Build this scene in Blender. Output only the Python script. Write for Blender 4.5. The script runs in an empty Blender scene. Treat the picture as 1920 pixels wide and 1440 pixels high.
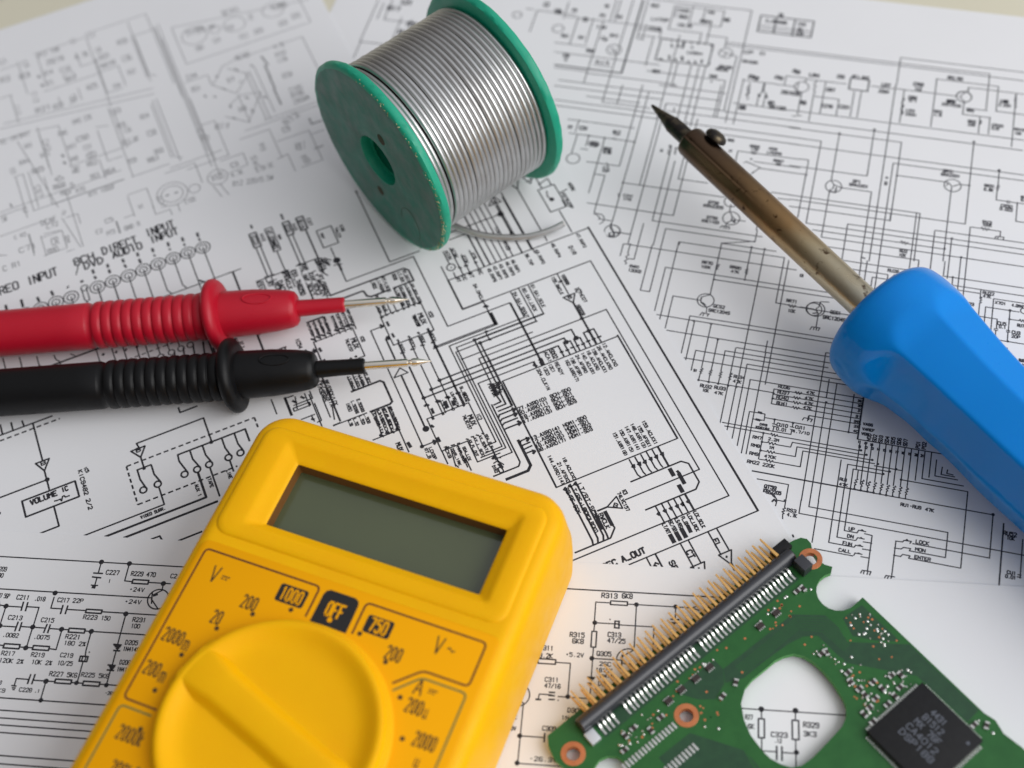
import bpy, bmesh, math, random
from mathutils import Vector, Matrix, noise

# ------------------------------------------------------------------ camera, world, lamps, exposure
S = 0.001                                   # the scene is written in millimetres
scene = bpy.context.scene
col = scene.collection
R = math.radians
cam_d = bpy.data.cameras.new('camera')
cam = bpy.data.objects.new('camera', cam_d)
col.objects.link(cam)
scene.camera = cam
cam_d.sensor_width = 36.0
cam_d.lens = 48.6
cam_d.clip_start = 0.01
cam_d.clip_end = 20
cam.matrix_world = Matrix(((0.99090, 0.13463, 0.0, 0.0),
                           (-0.11173, 0.82238, -0.55786, -0.17141),
                           (-0.07510, 0.55278, 0.82993, 0.2550),
                           (0, 0, 0, 1)))
cam_d.dof.use_dof = True
cam_d.dof.focus_distance = 0.289
cam_d.dof.aperture_fstop = 10.0
cam_d.dof.aperture_blades = 7

world = bpy.data.worlds.new('World')
scene.world = world
world.use_nodes = True
wn = world.node_tree
bgn = wn.nodes['Background']
wtc = wn.nodes.new('ShaderNodeTexCoord')
wdot = wn.nodes.new('ShaderNodeVectorMath'); wdot.operation = 'DOT_PRODUCT'
wdot.inputs[1].default_value = Vector((0.62, 0.05, 0.78)).normalized()
wmap = wn.nodes.new('ShaderNodeMapRange')
wmap.inputs['From Min'].default_value = -1.0
wramp = wn.nodes.new('ShaderNodeValToRGB')
wn.links.new(wtc.outputs['Generated'], wdot.inputs[0])
wn.links.new(wdot.outputs['Value'], wmap.inputs['Value'])
wn.links.new(wmap.outputs[0], wramp.inputs[0])
wn.links.new(wramp.outputs[0], bgn.inputs[0])
we = wramp.color_ramp.elements
we[0].position = 0.30; we[0].color = (0.16, 0.145, 0.14, 1)
we[1].position = 1.0; we[1].color = (1.25, 1.28, 1.36, 1)
for p_, c_ in ((0.55, (0.30, 0.285, 0.28, 1)), (0.78, (0.66, 0.67, 0.70, 1))):
    k_ = we.new(p_); k_.color = c_
bgn.inputs[1].default_value = 0.585

def area(name, loc, target, sx, sy, power, colr):
    l = bpy.data.lights.new(name, 'AREA')
    l.shape = 'RECTANGLE'; l.size = sx; l.size_y = sy
    l.energy = power; l.color = colr
    o = bpy.data.objects.new(name, l)
    col.objects.link(o)
    o.location = loc
    o.rotation_euler = (Vector(target) - Vector(loc)).to_track_quat('-Z', 'Y').to_euler()
    return o
area('window_light', (0.64, -0.37, 0.55), (0.0, -0.02, 0.0), 0.90, 0.75, 7.1, (1.0, 0.995, 0.985))
scene.view_settings.view_transform = 'Standard'
scene.view_settings.look = 'None'
scene.view_settings.exposure = 0.06
scene.view_settings.gamma = 1.0

# ------------------------------------------------------------------ helpers
def tag(o, label=None, cat=None, group=None, kind=None):
    if label: o['label'] = label
    if cat: o['category'] = cat
    if group: o['group'] = group
    if kind: o['kind'] = kind
    return o

def empty(name, loc, rz=0.0):
    o = bpy.data.objects.new(name, None)
    col.objects.link(o)
    o.empty_display_size = 0.01
    o.location = [c * S for c in loc]
    o.rotation_euler = (0, 0, rz)
    return o

def link(name, bm, m, parent=None, smooth=True, loc=None, rz=None, normals=True):
    if normals:
        bmesh.ops.recalc_face_normals(bm, faces=bm.faces[:])
    for v in bm.verts:
        v.co *= S
    me = bpy.data.meshes.new(name)
    bm.to_mesh(me); bm.free()
    if isinstance(m, (list, tuple)):
        for k in m: me.materials.append(k)
    else:
        me.materials.append(m)
    if smooth:
        me.polygons.foreach_set('use_smooth', [True] * len(me.polygons))
        try:
            me.set_sharp_from_angle(angle=R(38))
        except Exception:
            pass
    o = bpy.data.objects.new(name, me)
    col.objects.link(o)
    if parent: o.parent = parent
    if loc: o.location = [c * S for c in loc]
    if rz is not None: o.rotation_euler = (0, 0, rz)
    return o

def loft(bm, rings, close_start=False, close_end=False, closed=False, mi=0):
    vs = [[bm.verts.new(p) for p in r] for r in rings]
    n = len(vs[0])
    pairs = list(zip(vs[:-1], vs[1:]))
    if closed: pairs.append((vs[-1], vs[0]))
    for a, b in pairs:
        for i in range(n):
            f = bm.faces.new((a[i], a[(i + 1) % n], b[(i + 1) % n], b[i])); f.material_index = mi
    if close_start: bm.faces.new(vs[0][::-1]).material_index = mi
    if close_end: bm.faces.new(vs[-1]).material_index = mi
    return vs

def lathe(bm, prof, n=64, axis='x', cap=(False, False), fn=None, mi=0):
    """prof: (position along the axis, radius)"""
    rings = []
    for a, r in prof:
        ring = []
        for i in range(n):
            t = 2 * math.pi * i / n
            rr = max(r, 1e-4)
            if fn: rr = fn(a, rr, t)
            c, s_ = rr * math.cos(t), rr * math.sin(t)
            ring.append((a, c, s_) if axis == 'x' else (c, s_, a))
        rings.append(ring)
    return loft(bm, rings, cap[0], cap[1], mi=mi)

def rrect(x0, y0, x1, y1, r, z, k=6):
    pts = []
    for cx, cy, a0 in ((x1 - r, y1 - r, 0), (x0 + r, y1 - r, 90), (x0 + r, y0 + r, 180), (x1 - r, y0 + r, 270)):
        for i in range(k + 1):
            a = R(a0 + 90 * i / k)
            pts.append((cx + r * math.cos(a), cy + r * math.sin(a), z))
    return pts

def box(bm, x0, y0, z0, x1, y1, z1, mi=0, mat=None):
    vs = [bm.verts.new(p) for p in ((x0, y0, z0), (x1, y0, z0), (x1, y1, z0), (x0, y1, z0), (x0, y0, z1), (x1, y0, z1), (x1, y1, z1), (x0, y1, z1))]
    if mat:
        for v in vs: v.co = mat @ v.co
    for f in ((3, 2, 1, 0), (4, 5, 6, 7), (0, 1, 5, 4), (1, 2, 6, 5), (2, 3, 7, 6), (3, 0, 4, 7)):
        bm.faces.new([vs[i] for i in f]).material_index = mi
    return vs

def bevelled(bm, off=0.2, seg=2):
    bmesh.ops.bevel(bm, geom=bm.edges[:], offset=off, segments=seg, profile=0.7, affect='EDGES')

def tube(bm, pts, r, n=12, caps=True, mi=0):
    pts = [Vector(p) for p in pts]
    rings = []
    up = Vector((0, 0, 1))
    for i, p in enumerate(pts):
        d = (pts[min(i + 1, len(pts) - 1)] - pts[max(i - 1, 0)]).normalized()
        x = d.cross(up)
        if x.length < 1e-3: x = d.cross(Vector((1, 0, 0)))
        x.normalize(); y = x.cross(d)
        rr = r[i] if isinstance(r, (list, tuple)) else r
        rings.append([p + rr * (math.cos(2 * math.pi * k / n) * x + math.sin(2 * math.pi * k / n) * y) for k in range(n)])
    loft(bm, rings, caps, caps, mi=mi)

def sstep(a, b, x):
    t = min(1, max(0, (x - a) / (b - a)))
    return t * t * (3 - 2 * t)

# ------------------------------------------------------------------ materials
def mat(name, colr, rough=0.5, metal=0.0, spec=0.5, coat=0.0, sss=0.0, sssr=(1, .4, .2), var=None, rvar=None, bump=None, ior=None, trans=0.0):
    """var = (other colour, noise scale per metre, low, high); rvar = (scale, min, max); bump = (scale, distance mm, strength)"""
    m = bpy.data.materials.new(name); m.use_nodes = True
    nt = m.node_tree; b = nt.nodes['Principled BSDF']
    b.inputs['Base Color'].default_value = (*colr, 1)
    b.inputs['Roughness'].default_value = rough
    b.inputs['Metallic'].default_value = metal
    b.inputs['Specular IOR Level'].default_value = spec
    if coat:
        b.inputs['Coat Weight'].default_value = coat; b.inputs['Coat Roughness'].default_value = 0.03
    if sss:
        b.inputs['Subsurface Weight'].default_value = sss
        b.inputs['Subsurface Radius'].default_value = sssr
        b.inputs['Subsurface Scale'].default_value = 0.002
    if trans: b.inputs['Transmission Weight'].default_value = trans
    if ior: b.inputs['IOR'].default_value = ior
    tc = nt.nodes.new('ShaderNodeTexCoord')
    def noi(scale, detail=5, rgh=0.6):
        n = nt.nodes.new('ShaderNodeTexNoise'); n.inputs['Scale'].default_value = scale
        n.inputs['Detail'].default_value = detail; n.inputs['Roughness'].default_value = rgh
        nt.links.new(tc.outputs['Object'], n.inputs['Vector']); return n
    if var:
        n = noi(var[1]); rp = nt.nodes.new('ShaderNodeValToRGB')
        rp.color_ramp.elements[0].position = var[2]; rp.color_ramp.elements[0].color = (*colr, 1)
        rp.color_ramp.elements[1].position = var[3]; rp.color_ramp.elements[1].color = (*var[0], 1)
        nt.links.new(n.outputs['Fac'], rp.inputs[0]); nt.links.new(rp.outputs[0], b.inputs['Base Color'])
    if rvar:
        n = noi(rvar[0]); mp = nt.nodes.new('ShaderNodeMapRange')
        mp.inputs['From Min'].default_value = .3; mp.inputs['From Max'].default_value = .7
        mp.inputs['To Min'].default_value = rvar[1]; mp.inputs['To Max'].default_value = rvar[2]
        nt.links.new(n.outputs['Fac'], mp.inputs['Value']); nt.links.new(mp.outputs[0], b.inputs['Roughness'])
    if bump:
        n = noi(bump[0]); bp = nt.nodes.new('ShaderNodeBump')
        bp.inputs['Distance'].default_value = bump[1] * S; bp.inputs['Strength'].default_value = bump[2]
        nt.links.new(n.outputs['Fac'], bp.inputs['Height']); nt.links.new(bp.outputs[0], b.inputs['Normal'])
    m['b'] = b.name
    return m

M = {}
M['table'] = mat('cream_table', (0.70, 0.66, 0.52), 0.45, var=((0.66, 0.62, 0.48), 9, .4, .7))
def paper(name, c, c2):
    return mat(name, c, 0.75, spec=0.25, var=(c2, 55, .35, .75), bump=(900, 0.03, 0.25))
M['paper'] = paper('white_paper', (0.80, 0.80, 0.815), (0.785, 0.785, 0.80))
M['ink'] = mat('black_print', (0.018, 0.017, 0.022), 0.55, spec=0.3, var=((0.035, 0.034, 0.04), 700, .4, .75))
M['grey_ink'] = mat('grey_print', (0.25, 0.25, 0.26), 0.6, spec=0.3, var=((0.34, 0.34, 0.35), 700, .4, .75))
M['thin_ink'] = mat('thin_dark_print', (0.03, 0.03, 0.04), 0.6, spec=0.3, var=((0.06, 0.06, 0.07), 900, .4, .75))
M['yellow'] = mat('yellow_abs', (0.92, 0.475, 0.001), 0.45, spec=0.14, sss=0.12, sssr=(1.0, .55, .05), rvar=(260, .34, .54), bump=(1400, 0.035, 0.7), var=((0.90, 0.445, 0.002), 90, .35, .7))
M['yellow_label'] = mat('yellow_label', (0.88, 0.385, 0.001), 0.38, spec=0.10, rvar=(120, .28, .42))
M['brown_print'] = mat('brown_print', (0.10, 0.02, 0.004), 0.5)
M['dark_print'] = mat('dark_print', (0.06, 0.03, 0.004), 0.5)
M['olive_print'] = mat('olive_print', (0.16, 0.17, 0.035), 0.5)
M['black_label'] = mat('black_label', (0.012, 0.011, 0.011), 0.4)
M['lcd'] = mat('lcd_glass', (0.070, 0.086, 0.036), 0.3, spec=0.5, coat=1.0, var=((0.064, 0.078, 0.033), 60, .4, .7))
M['red'] = mat('red_plastic', (0.47, 0.006, 0.022), 0.42, spec=0.35, sss=0.1, sssr=(1, .1, .1), rvar=(300, .34, .48), bump=(1800, 0.02, 0.4))
M['black'] = mat('black_plastic', (0.0035, 0.0035, 0.004), 0.42, spec=0.24, rvar=(300, .36, .5), bump=(1800, 0.02, 0.4))
M['nickel'] = mat('nickel_pin', (0.80, 0.74, 0.64), 0.16, metal=1.0, rvar=(400, .12, .24))
M['green'] = mat('green_plastic', (0.006, 0.33, 0.20), 0.42, spec=0.5, sss=0.12, sssr=(.3, 1, .6), rvar=(150, .34, .55), bump=(500, 0.06, 0.5))
M['green_face'] = mat('scuffed_green_plastic', (0.006, 0.20, 0.135), 0.5, spec=0.5, var=((0.075, 0.185, 0.15), 170, .36, .66), rvar=(200, .4, .62), bump=(420, 0.08, 0.6))
M['rim_chip'] = mat('whitened_chipped_plastic', (0.45, 0.50, 0.30), 0.7, var=((0.12, 0.16, 0.08), 500, .35, .65))
M['grime'] = mat('grime', (0.06, 0.05, 0.025), 0.85, var=((0.02, 0.08, 0.04), 300, .4, .7))
M['solder'] = mat('solder_wire', (0.62, 0.62, 0.615), 0.32, metal=1.0, rvar=(180, .28, .44), var=((0.45, 0.44, 0.43), 90, .4, .75), bump=(700, 0.03, 0.5))
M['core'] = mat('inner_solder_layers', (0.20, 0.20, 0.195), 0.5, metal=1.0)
M['blue'] = mat('blue_plastic', (0.0, 0.21, 0.66), 0.34, spec=0.03, coat=0.42, sss=0.15, sssr=(.02, .3, 1), rvar=(60, .26, .34), bump=(60, 0.2, 0.25))
M['pcb'] = mat('green_solder_mask', (0.025, 0.122, 0.030), 0.36, spec=0.3, var=((0.019, 0.10, 0.025), 250, .4, .7), bump=(1500, .03, .4))
M['pcb_edge'] = mat('green_board_edge', (0.06, 0.28, 0.05), 0.5)
M['pcb_dark'] = mat('dark_solder_mask', (0.012, 0.055, 0.022), 0.3, spec=0.5, var=((0.016, 0.070, 0.026), 500, .4, .7))
M['copper'] = mat('copper_ring', (0.62, 0.22, 0.09), 0.42, metal=0.55, var=((0.5, 0.17, 0.07), 600, .4, .7))
M['tin'] = mat('tinned_lead', (0.72, 0.72, 0.68), 0.22, metal=0.95, rvar=(900, .18, .34))
M['gold'] = mat('gold_pin', (0.80, 0.46, 0.15), 0.4, metal=0.6, rvar=(500, .2, .36))
M['chip'] = mat('black_chip_resin', (0.006, 0.006, 0.007), 0.55, spec=0.3, var=((0.009, 0.009, 0.010), 900, .4, .7), bump=(3000, .02, .5))
M['chip_ink'] = mat('grey_chip_marking', (0.09, 0.10, 0.125), 0.6)
M['conn'] = mat('dark_grey_connector', (0.028, 0.029, 0.036), 0.36, spec=0.6, bump=(2000, .02, .4))
M['silver_tab'] = mat('silver_tab', (0.75, 0.77, 0.80), 0.35, metal=0.7)
M['resistor'] = mat('chip_resistor_body', (0.03, 0.02, 0.018), 0.5)

def barrel_mat():
    m = bpy.data.materials.new('heat_stained_steel'); m.use_nodes = True
    nt = m.node_tree; b = nt.nodes['Principled BSDF']
    b.inputs['Metallic'].default_value = 1.0
    tc = nt.nodes.new('ShaderNodeTexCoord'); sep = nt.nodes.new('ShaderNodeSeparateXYZ')
    nt.links.new(tc.outputs['Object'], sep.inputs[0])
    n = nt.nodes.new('ShaderNodeTexNoise'); n.inputs['Scale'].default_value = 160; n.inputs['Detail'].default_value = 6
    mp = nt.nodes.new('ShaderNodeMapping'); mp.inputs['Scale'].default_value = (.35, 1, 1)
    nt.links.new(tc.outputs['Object'], mp.inputs[0]); nt.links.new(mp.outputs[0], n.inputs['Vector'])
    ad = nt.nodes.new('ShaderNodeMath'); ad.operation = 'MULTIPLY_ADD'
    nt.links.new(n.outputs['Fac'], ad.inputs[0]); ad.inputs[1].default_value = 0.022
    nt.links.new(sep.outputs['X'], ad.inputs[2])
    r = nt.nodes.new('ShaderNodeMapRange')
    r.inputs['From Min'].default_value = 0.013; r.inputs['From Max'].default_value = 0.098
    nt.links.new(ad.outputs[0], r.inputs['Value'])
    cr = nt.nodes.new('ShaderNodeValToRGB'); nt.links.new(r.outputs[0], cr.inputs[0])
    e = cr.color_ramp.elements
    e[0].position = 0.0; e[0].color = (0.10, 0.066, 0.044, 1)
    e[1].position = 1.0; e[1].color = (0.62, 0.60, 0.55, 1)
    for p, c in ((0.18, (0.10, 0.064, 0.042, 1)), (0.38, (0.155, 0.095, 0.05, 1)), (0.55, (0.36, 0.22, 0.10, 1)), (0.68, (0.48, 0.38, 0.23, 1)), (0.82, (0.55, 0.51, 0.40, 1))):
        k = e.new(p); k.color = c
    # dark scabs and pits of burnt flux
    n2 = nt.nodes.new('ShaderNodeTexNoise'); n2.inputs['Scale'].default_value = 420; n2.inputs['Detail'].default_value = 4
    nt.links.new(tc.outputs['Object'], n2.inputs['Vector'])
    c2 = nt.nodes.new('ShaderNodeValToRGB'); nt.links.new(n2.outputs['Fac'], c2.inputs[0])
    c2.color_ramp.elements[0].position = .30; c2.color_ramp.elements[0].color = (.25, .2, .18, 1)
    c2.color_ramp.elements[1].position = .40; c2.color_ramp.elements[1].color = (1, 1, 1, 1)
    mx = nt.nodes.new('ShaderNodeMix'); mx.data_type = 'RGBA'; mx.blend_type = 'MULTIPLY'; mx.inputs[0].default_value = 1
    nt.links.new(cr.outputs[0], mx.inputs[6]); nt.links.new(c2.outputs[0], mx.inputs[7])
    nt.links.new(mx.outputs[2], b.inputs['Base Color'])
    rr = nt.nodes.new('ShaderNodeMapRange'); rr.inputs['To Min'].default_value = .20; rr.inputs['To Max'].default_value = .38
    nt.links.new(n.outputs['Fac'], rr.inputs['Value']); nt.links.new(rr.outputs[0], b.inputs['Roughness'])
    bp = nt.nodes.new('ShaderNodeBump'); bp.inputs['Distance'].default_value = 0.00012; bp.inputs['Strength'].default_value = .5
    nt.links.new(n2.outputs['Fac'], bp.inputs['Height']); nt.links.new(bp.outputs[0], b.inputs['Normal'])
    return m
M['barrel'] = barrel_mat()
M['tip'] = mat('oxidised_tip', (0.03, 0.026, 0.024), 0.38, metal=0.8, var=((0.12, 0.095, 0.06), 500, .45, .7), rvar=(600, .3, .55), bump=(900, .12, .8))

# ------------------------------------------------------------------ plotter style stroke lettering and ink
G = {'A':'00 26 40|12 32','B':'00 06 36 45 44 33 03|33 42 41 30 00','C':'45 36 16 05 01 10 30 41','D':'00 06 26 44 42 20 00','E':'46 06 00 40|03 33','F':'46 06 00|03 33',
'G':'45 36 16 05 01 10 30 41 43 23','H':'00 06|40 46|03 43','I':'20 26','J':'46 41 30 10 01','K':'00 06|46 03 40','L':'06 00 40','M':'00 06 23 46 40','N':'00 06 40 46',
'O':'10 01 05 16 36 45 41 30 10','P':'00 06 36 45 44 33 03','Q':'10 01 05 16 36 45 41 30 10|22 40','R':'00 06 36 45 44 33 03|23 40','S':'45 36 16 05 04 13 33 42 41 30 10 01',
'T':'06 46|26 20','U':'06 01 10 30 41 46','V':'06 20 46','W':'06 10 24 30 46','X':'00 46|06 40','Y':'06 23 46|23 20','Z':'06 46 00 40','0':'10 01 05 16 36 45 41 30 10','1':'15 26 20',
'2':'05 16 36 45 44 00 40','3':'05 16 36 45 44 33 42 41 30 10 01|33 13','4':'30 36 02 42','5':'46 06 04 34 43 41 30 10 01','6':'45 36 16 05 01 10 30 41 42 33 03','7':'06 46 20',
'8':'13 04 05 16 36 45 44 33 13 02 01 10 30 41 42 33','9':'43 13 04 05 16 36 45 41 30 10 01','.':'20 21',',':'21 10','-':'13 33','+':'13 33|24 22','(':'36 24 22 30','):':'','/':'00 46','_':'00 40',
'%':'00 46|05 16 25 14 05|30 41 32 21 30','~':'03 14 23 32 43','m':'00 04|03 14 24 20|24 34 43 40','k':'00 06|34 02 30','u':'04 01 10 20 31 34|31 40','=':'04 44|02 12|16 26'}
G[')'] = '16 24 22 10'
G['='] = '04 44|02 12|22 32'
class Ink:
    def __init__(s, z=0.0):
        s.bm = bmesh.new(); s.z = z; s.k = 0
    def seg(s, a, b, w, ext=0.5):
        dx, dy = b[0] - a[0], b[1] - a[1]; L = math.hypot(dx, dy)
        if L < 1e-6: dx, dy, L = 1, 0, 1; b = (a[0] + w * .5, a[1])
        ux, uy = dx / L, dy / L; h = w / 2; e = h * ext
        s.k += 1; z = s.z + (s.k % 7) * 0.0015
        a = (a[0] - ux * e, a[1] - uy * e); b = (b[0] + ux * e, b[1] + uy * e)
        vs = [s.bm.verts.new((a[0] - uy * h, a[1] + ux * h, z)), s.bm.verts.new((a[0] + uy * h, a[1] - ux * h, z)),
              s.bm.verts.new((b[0] + uy * h, b[1] - ux * h, z)), s.bm.verts.new((b[0] - uy * h, b[1] + ux * h, z))]
        s.bm.faces.new(vs)
    def line(s, pts, w):
        for a, b in zip(pts[:-1], pts[1:]): s.seg(a, b, w if w < .7 else w * .52, .5 if w < .7 else .15)
    def dash(s, pts, w, d=1.1, g=0.6):
        for a, b in zip(pts[:-1], pts[1:]):
            L = math.hypot(b[0] - a[0], b[1] - a[1]); t = 0
            while t < L:
                e = min(L, t + d)
                s.seg((a[0] + (b[0] - a[0]) * t / L, a[1] + (b[1] - a[1]) * t / L), (a[0] + (b[0] - a[0]) * e / L, a[1] + (b[1] - a[1]) * e / L), w, 0)
                t += d + g
    def circle(s, c, r, w, n=28):
        p = [(c[0] + r * math.cos(2 * math.pi * i / n), c[1] + r * math.sin(2 * math.pi * i / n)) for i in range(n + 1)]
        s.line(p, w)
    def dot(s, c, r, n=14):
        s.k += 1; z = s.z + (s.k % 7) * 0.0015 + 0.011
        s.bm.faces.new([s.bm.verts.new((c[0] + r * math.cos(2 * math.pi * i / n), c[1] + r * math.sin(2 * math.pi * i / n), z)) for i in range(n)])
    def poly(s, pts, dz=0):
        s.k += 1; z = s.z + dz
        s.bm.faces.new([s.bm.verts.new((p[0], p[1], z)) for p in pts])
    def zig(s, a, b, amp, w):
        dx, dy = b[0] - a[0], b[1] - a[1]; L = math.hypot(dx, dy) or 1; ux, uy = dx / L, dy / L; P = [a]
        for i in range(5):
            t = (i + .5) / 5; sg = amp if i % 2 == 0 else -amp
            P.append((a[0] + dx * t - uy * sg, a[1] + dy * t + ux * sg))
        s.line(P + [b], w)
    def text(s, c, L, h, ang, txt, w=None, fill=0.72):
        n = len(txt); adv = L / n; gw = adv * fill
        w = w or max(0.10, min(h * 0.15, adv * 0.24))
        ca, sa = math.cos(R(ang)), math.sin(R(ang))
        for i, ch in enumerate(txt):
            if ch not in G: continue
            ox = -L / 2 + adv * i + (adv - gw) / 2
            for st in G[ch].split('|'):
                P = []
                for q in st.split():
                    x = ox + int(q[0]) / 4 * gw; y = (int(q[1]) / 6 - 0.5) * h
                    P.append((c[0] + ca * x - sa * y, c[1] + sa * x + ca * y))
                s.line(P, w)
    def link(s, name, m, parent=None, **k):
        for f in s.bm.faces:
            f.normal_update()
            if f.normal.z < 0: f.normal_flip()
        return link(name, s.bm, m, parent, smooth=False, normals=False, **k)

# ------------------------------------------------------------------ table and the printed sheets
bm = bmesh.new()
bm.faces.new([bm.verts.new(p) for p in ((-600, -450, 0), (600, -450, 0), (600, 700, 0), (-600, 700, 0))])
tag(link('tabletop', bm, M['table'], smooth=False), kind='structure')

def draw(data, ink, ox, oy, wk=1.0, tk=1.0):
    U = 0.05
    P = lambda s_: (int(s_.split(',')[0]) * U - ox, int(s_.split(',')[1]) * U - oy)
    for ln in data.strip().split('\n'):
        t = ln.split(' ')
        k = t[0]
        if k in 'Ld':
            w = int(t[1]) / 100 * wk; pts = [P(q) for q in t[2:]]
            (ink.line if k == 'L' else ink.dash)(pts, w)
        elif k == 'O': ink.circle(P(t[2]), int(t[3]) * U, int(t[1]) / 100 * wk)
        elif k == 'D': ink.dot(P(t[2]), int(t[3]) * U * 1.15 * wk)
        elif k == 'Z': ink.zig(P(t[2]), P(t[3]), int(t[4]) * U * .9, int(t[1]) / 100 * wk)
        elif k == 'T': 
            h = int(t[3]) * U; L = int(t[2]) * U
            ink.text(P(t[1]), L, h, int(t[4]), ' '.join(t[5:]), w=min(.44, tk * max(0.13, min(h * 0.17, L / len(' '.join(t[5:])) * 0.26))))

def sheet(label, x0, y0, x1, y1, th, z, data, ink_mat, diag_name, wk=1.0, tk=1.0, lift=None):
    cx, cy = (x0 + x1) / 2, (y0 + y1) / 2
    c, s_ = math.cos(th), math.sin(th)
    root = empty('printed_sheet', (c * cx - s_ * cy, s_ * cx + c * cy, z), th)
    tag(root, label, 'sheet of paper', 'overlapping printed circuit diagram sheets')
    bm = bmesh.new()
    hx, hy = (x1 - x0) / 2, (y1 - y0) / 2
    loft(bm, [[(-hx, -hy, -.10), (hx, -hy, -.10), (hx, hy, -.10), (-hx, hy, -.10)], [(-hx, -hy, 0), (hx, -hy, 0), (hx, hy, 0), (-hx, hy, 0)]], True, True)
    link('paper', bm, M['paper'], root, smooth=False)
    ink = Ink(0.012)
    draw(data, ink, cx, cy, wk, tk)
    ink.link('printed_diagram', ink_mat, root)
    return root

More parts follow.
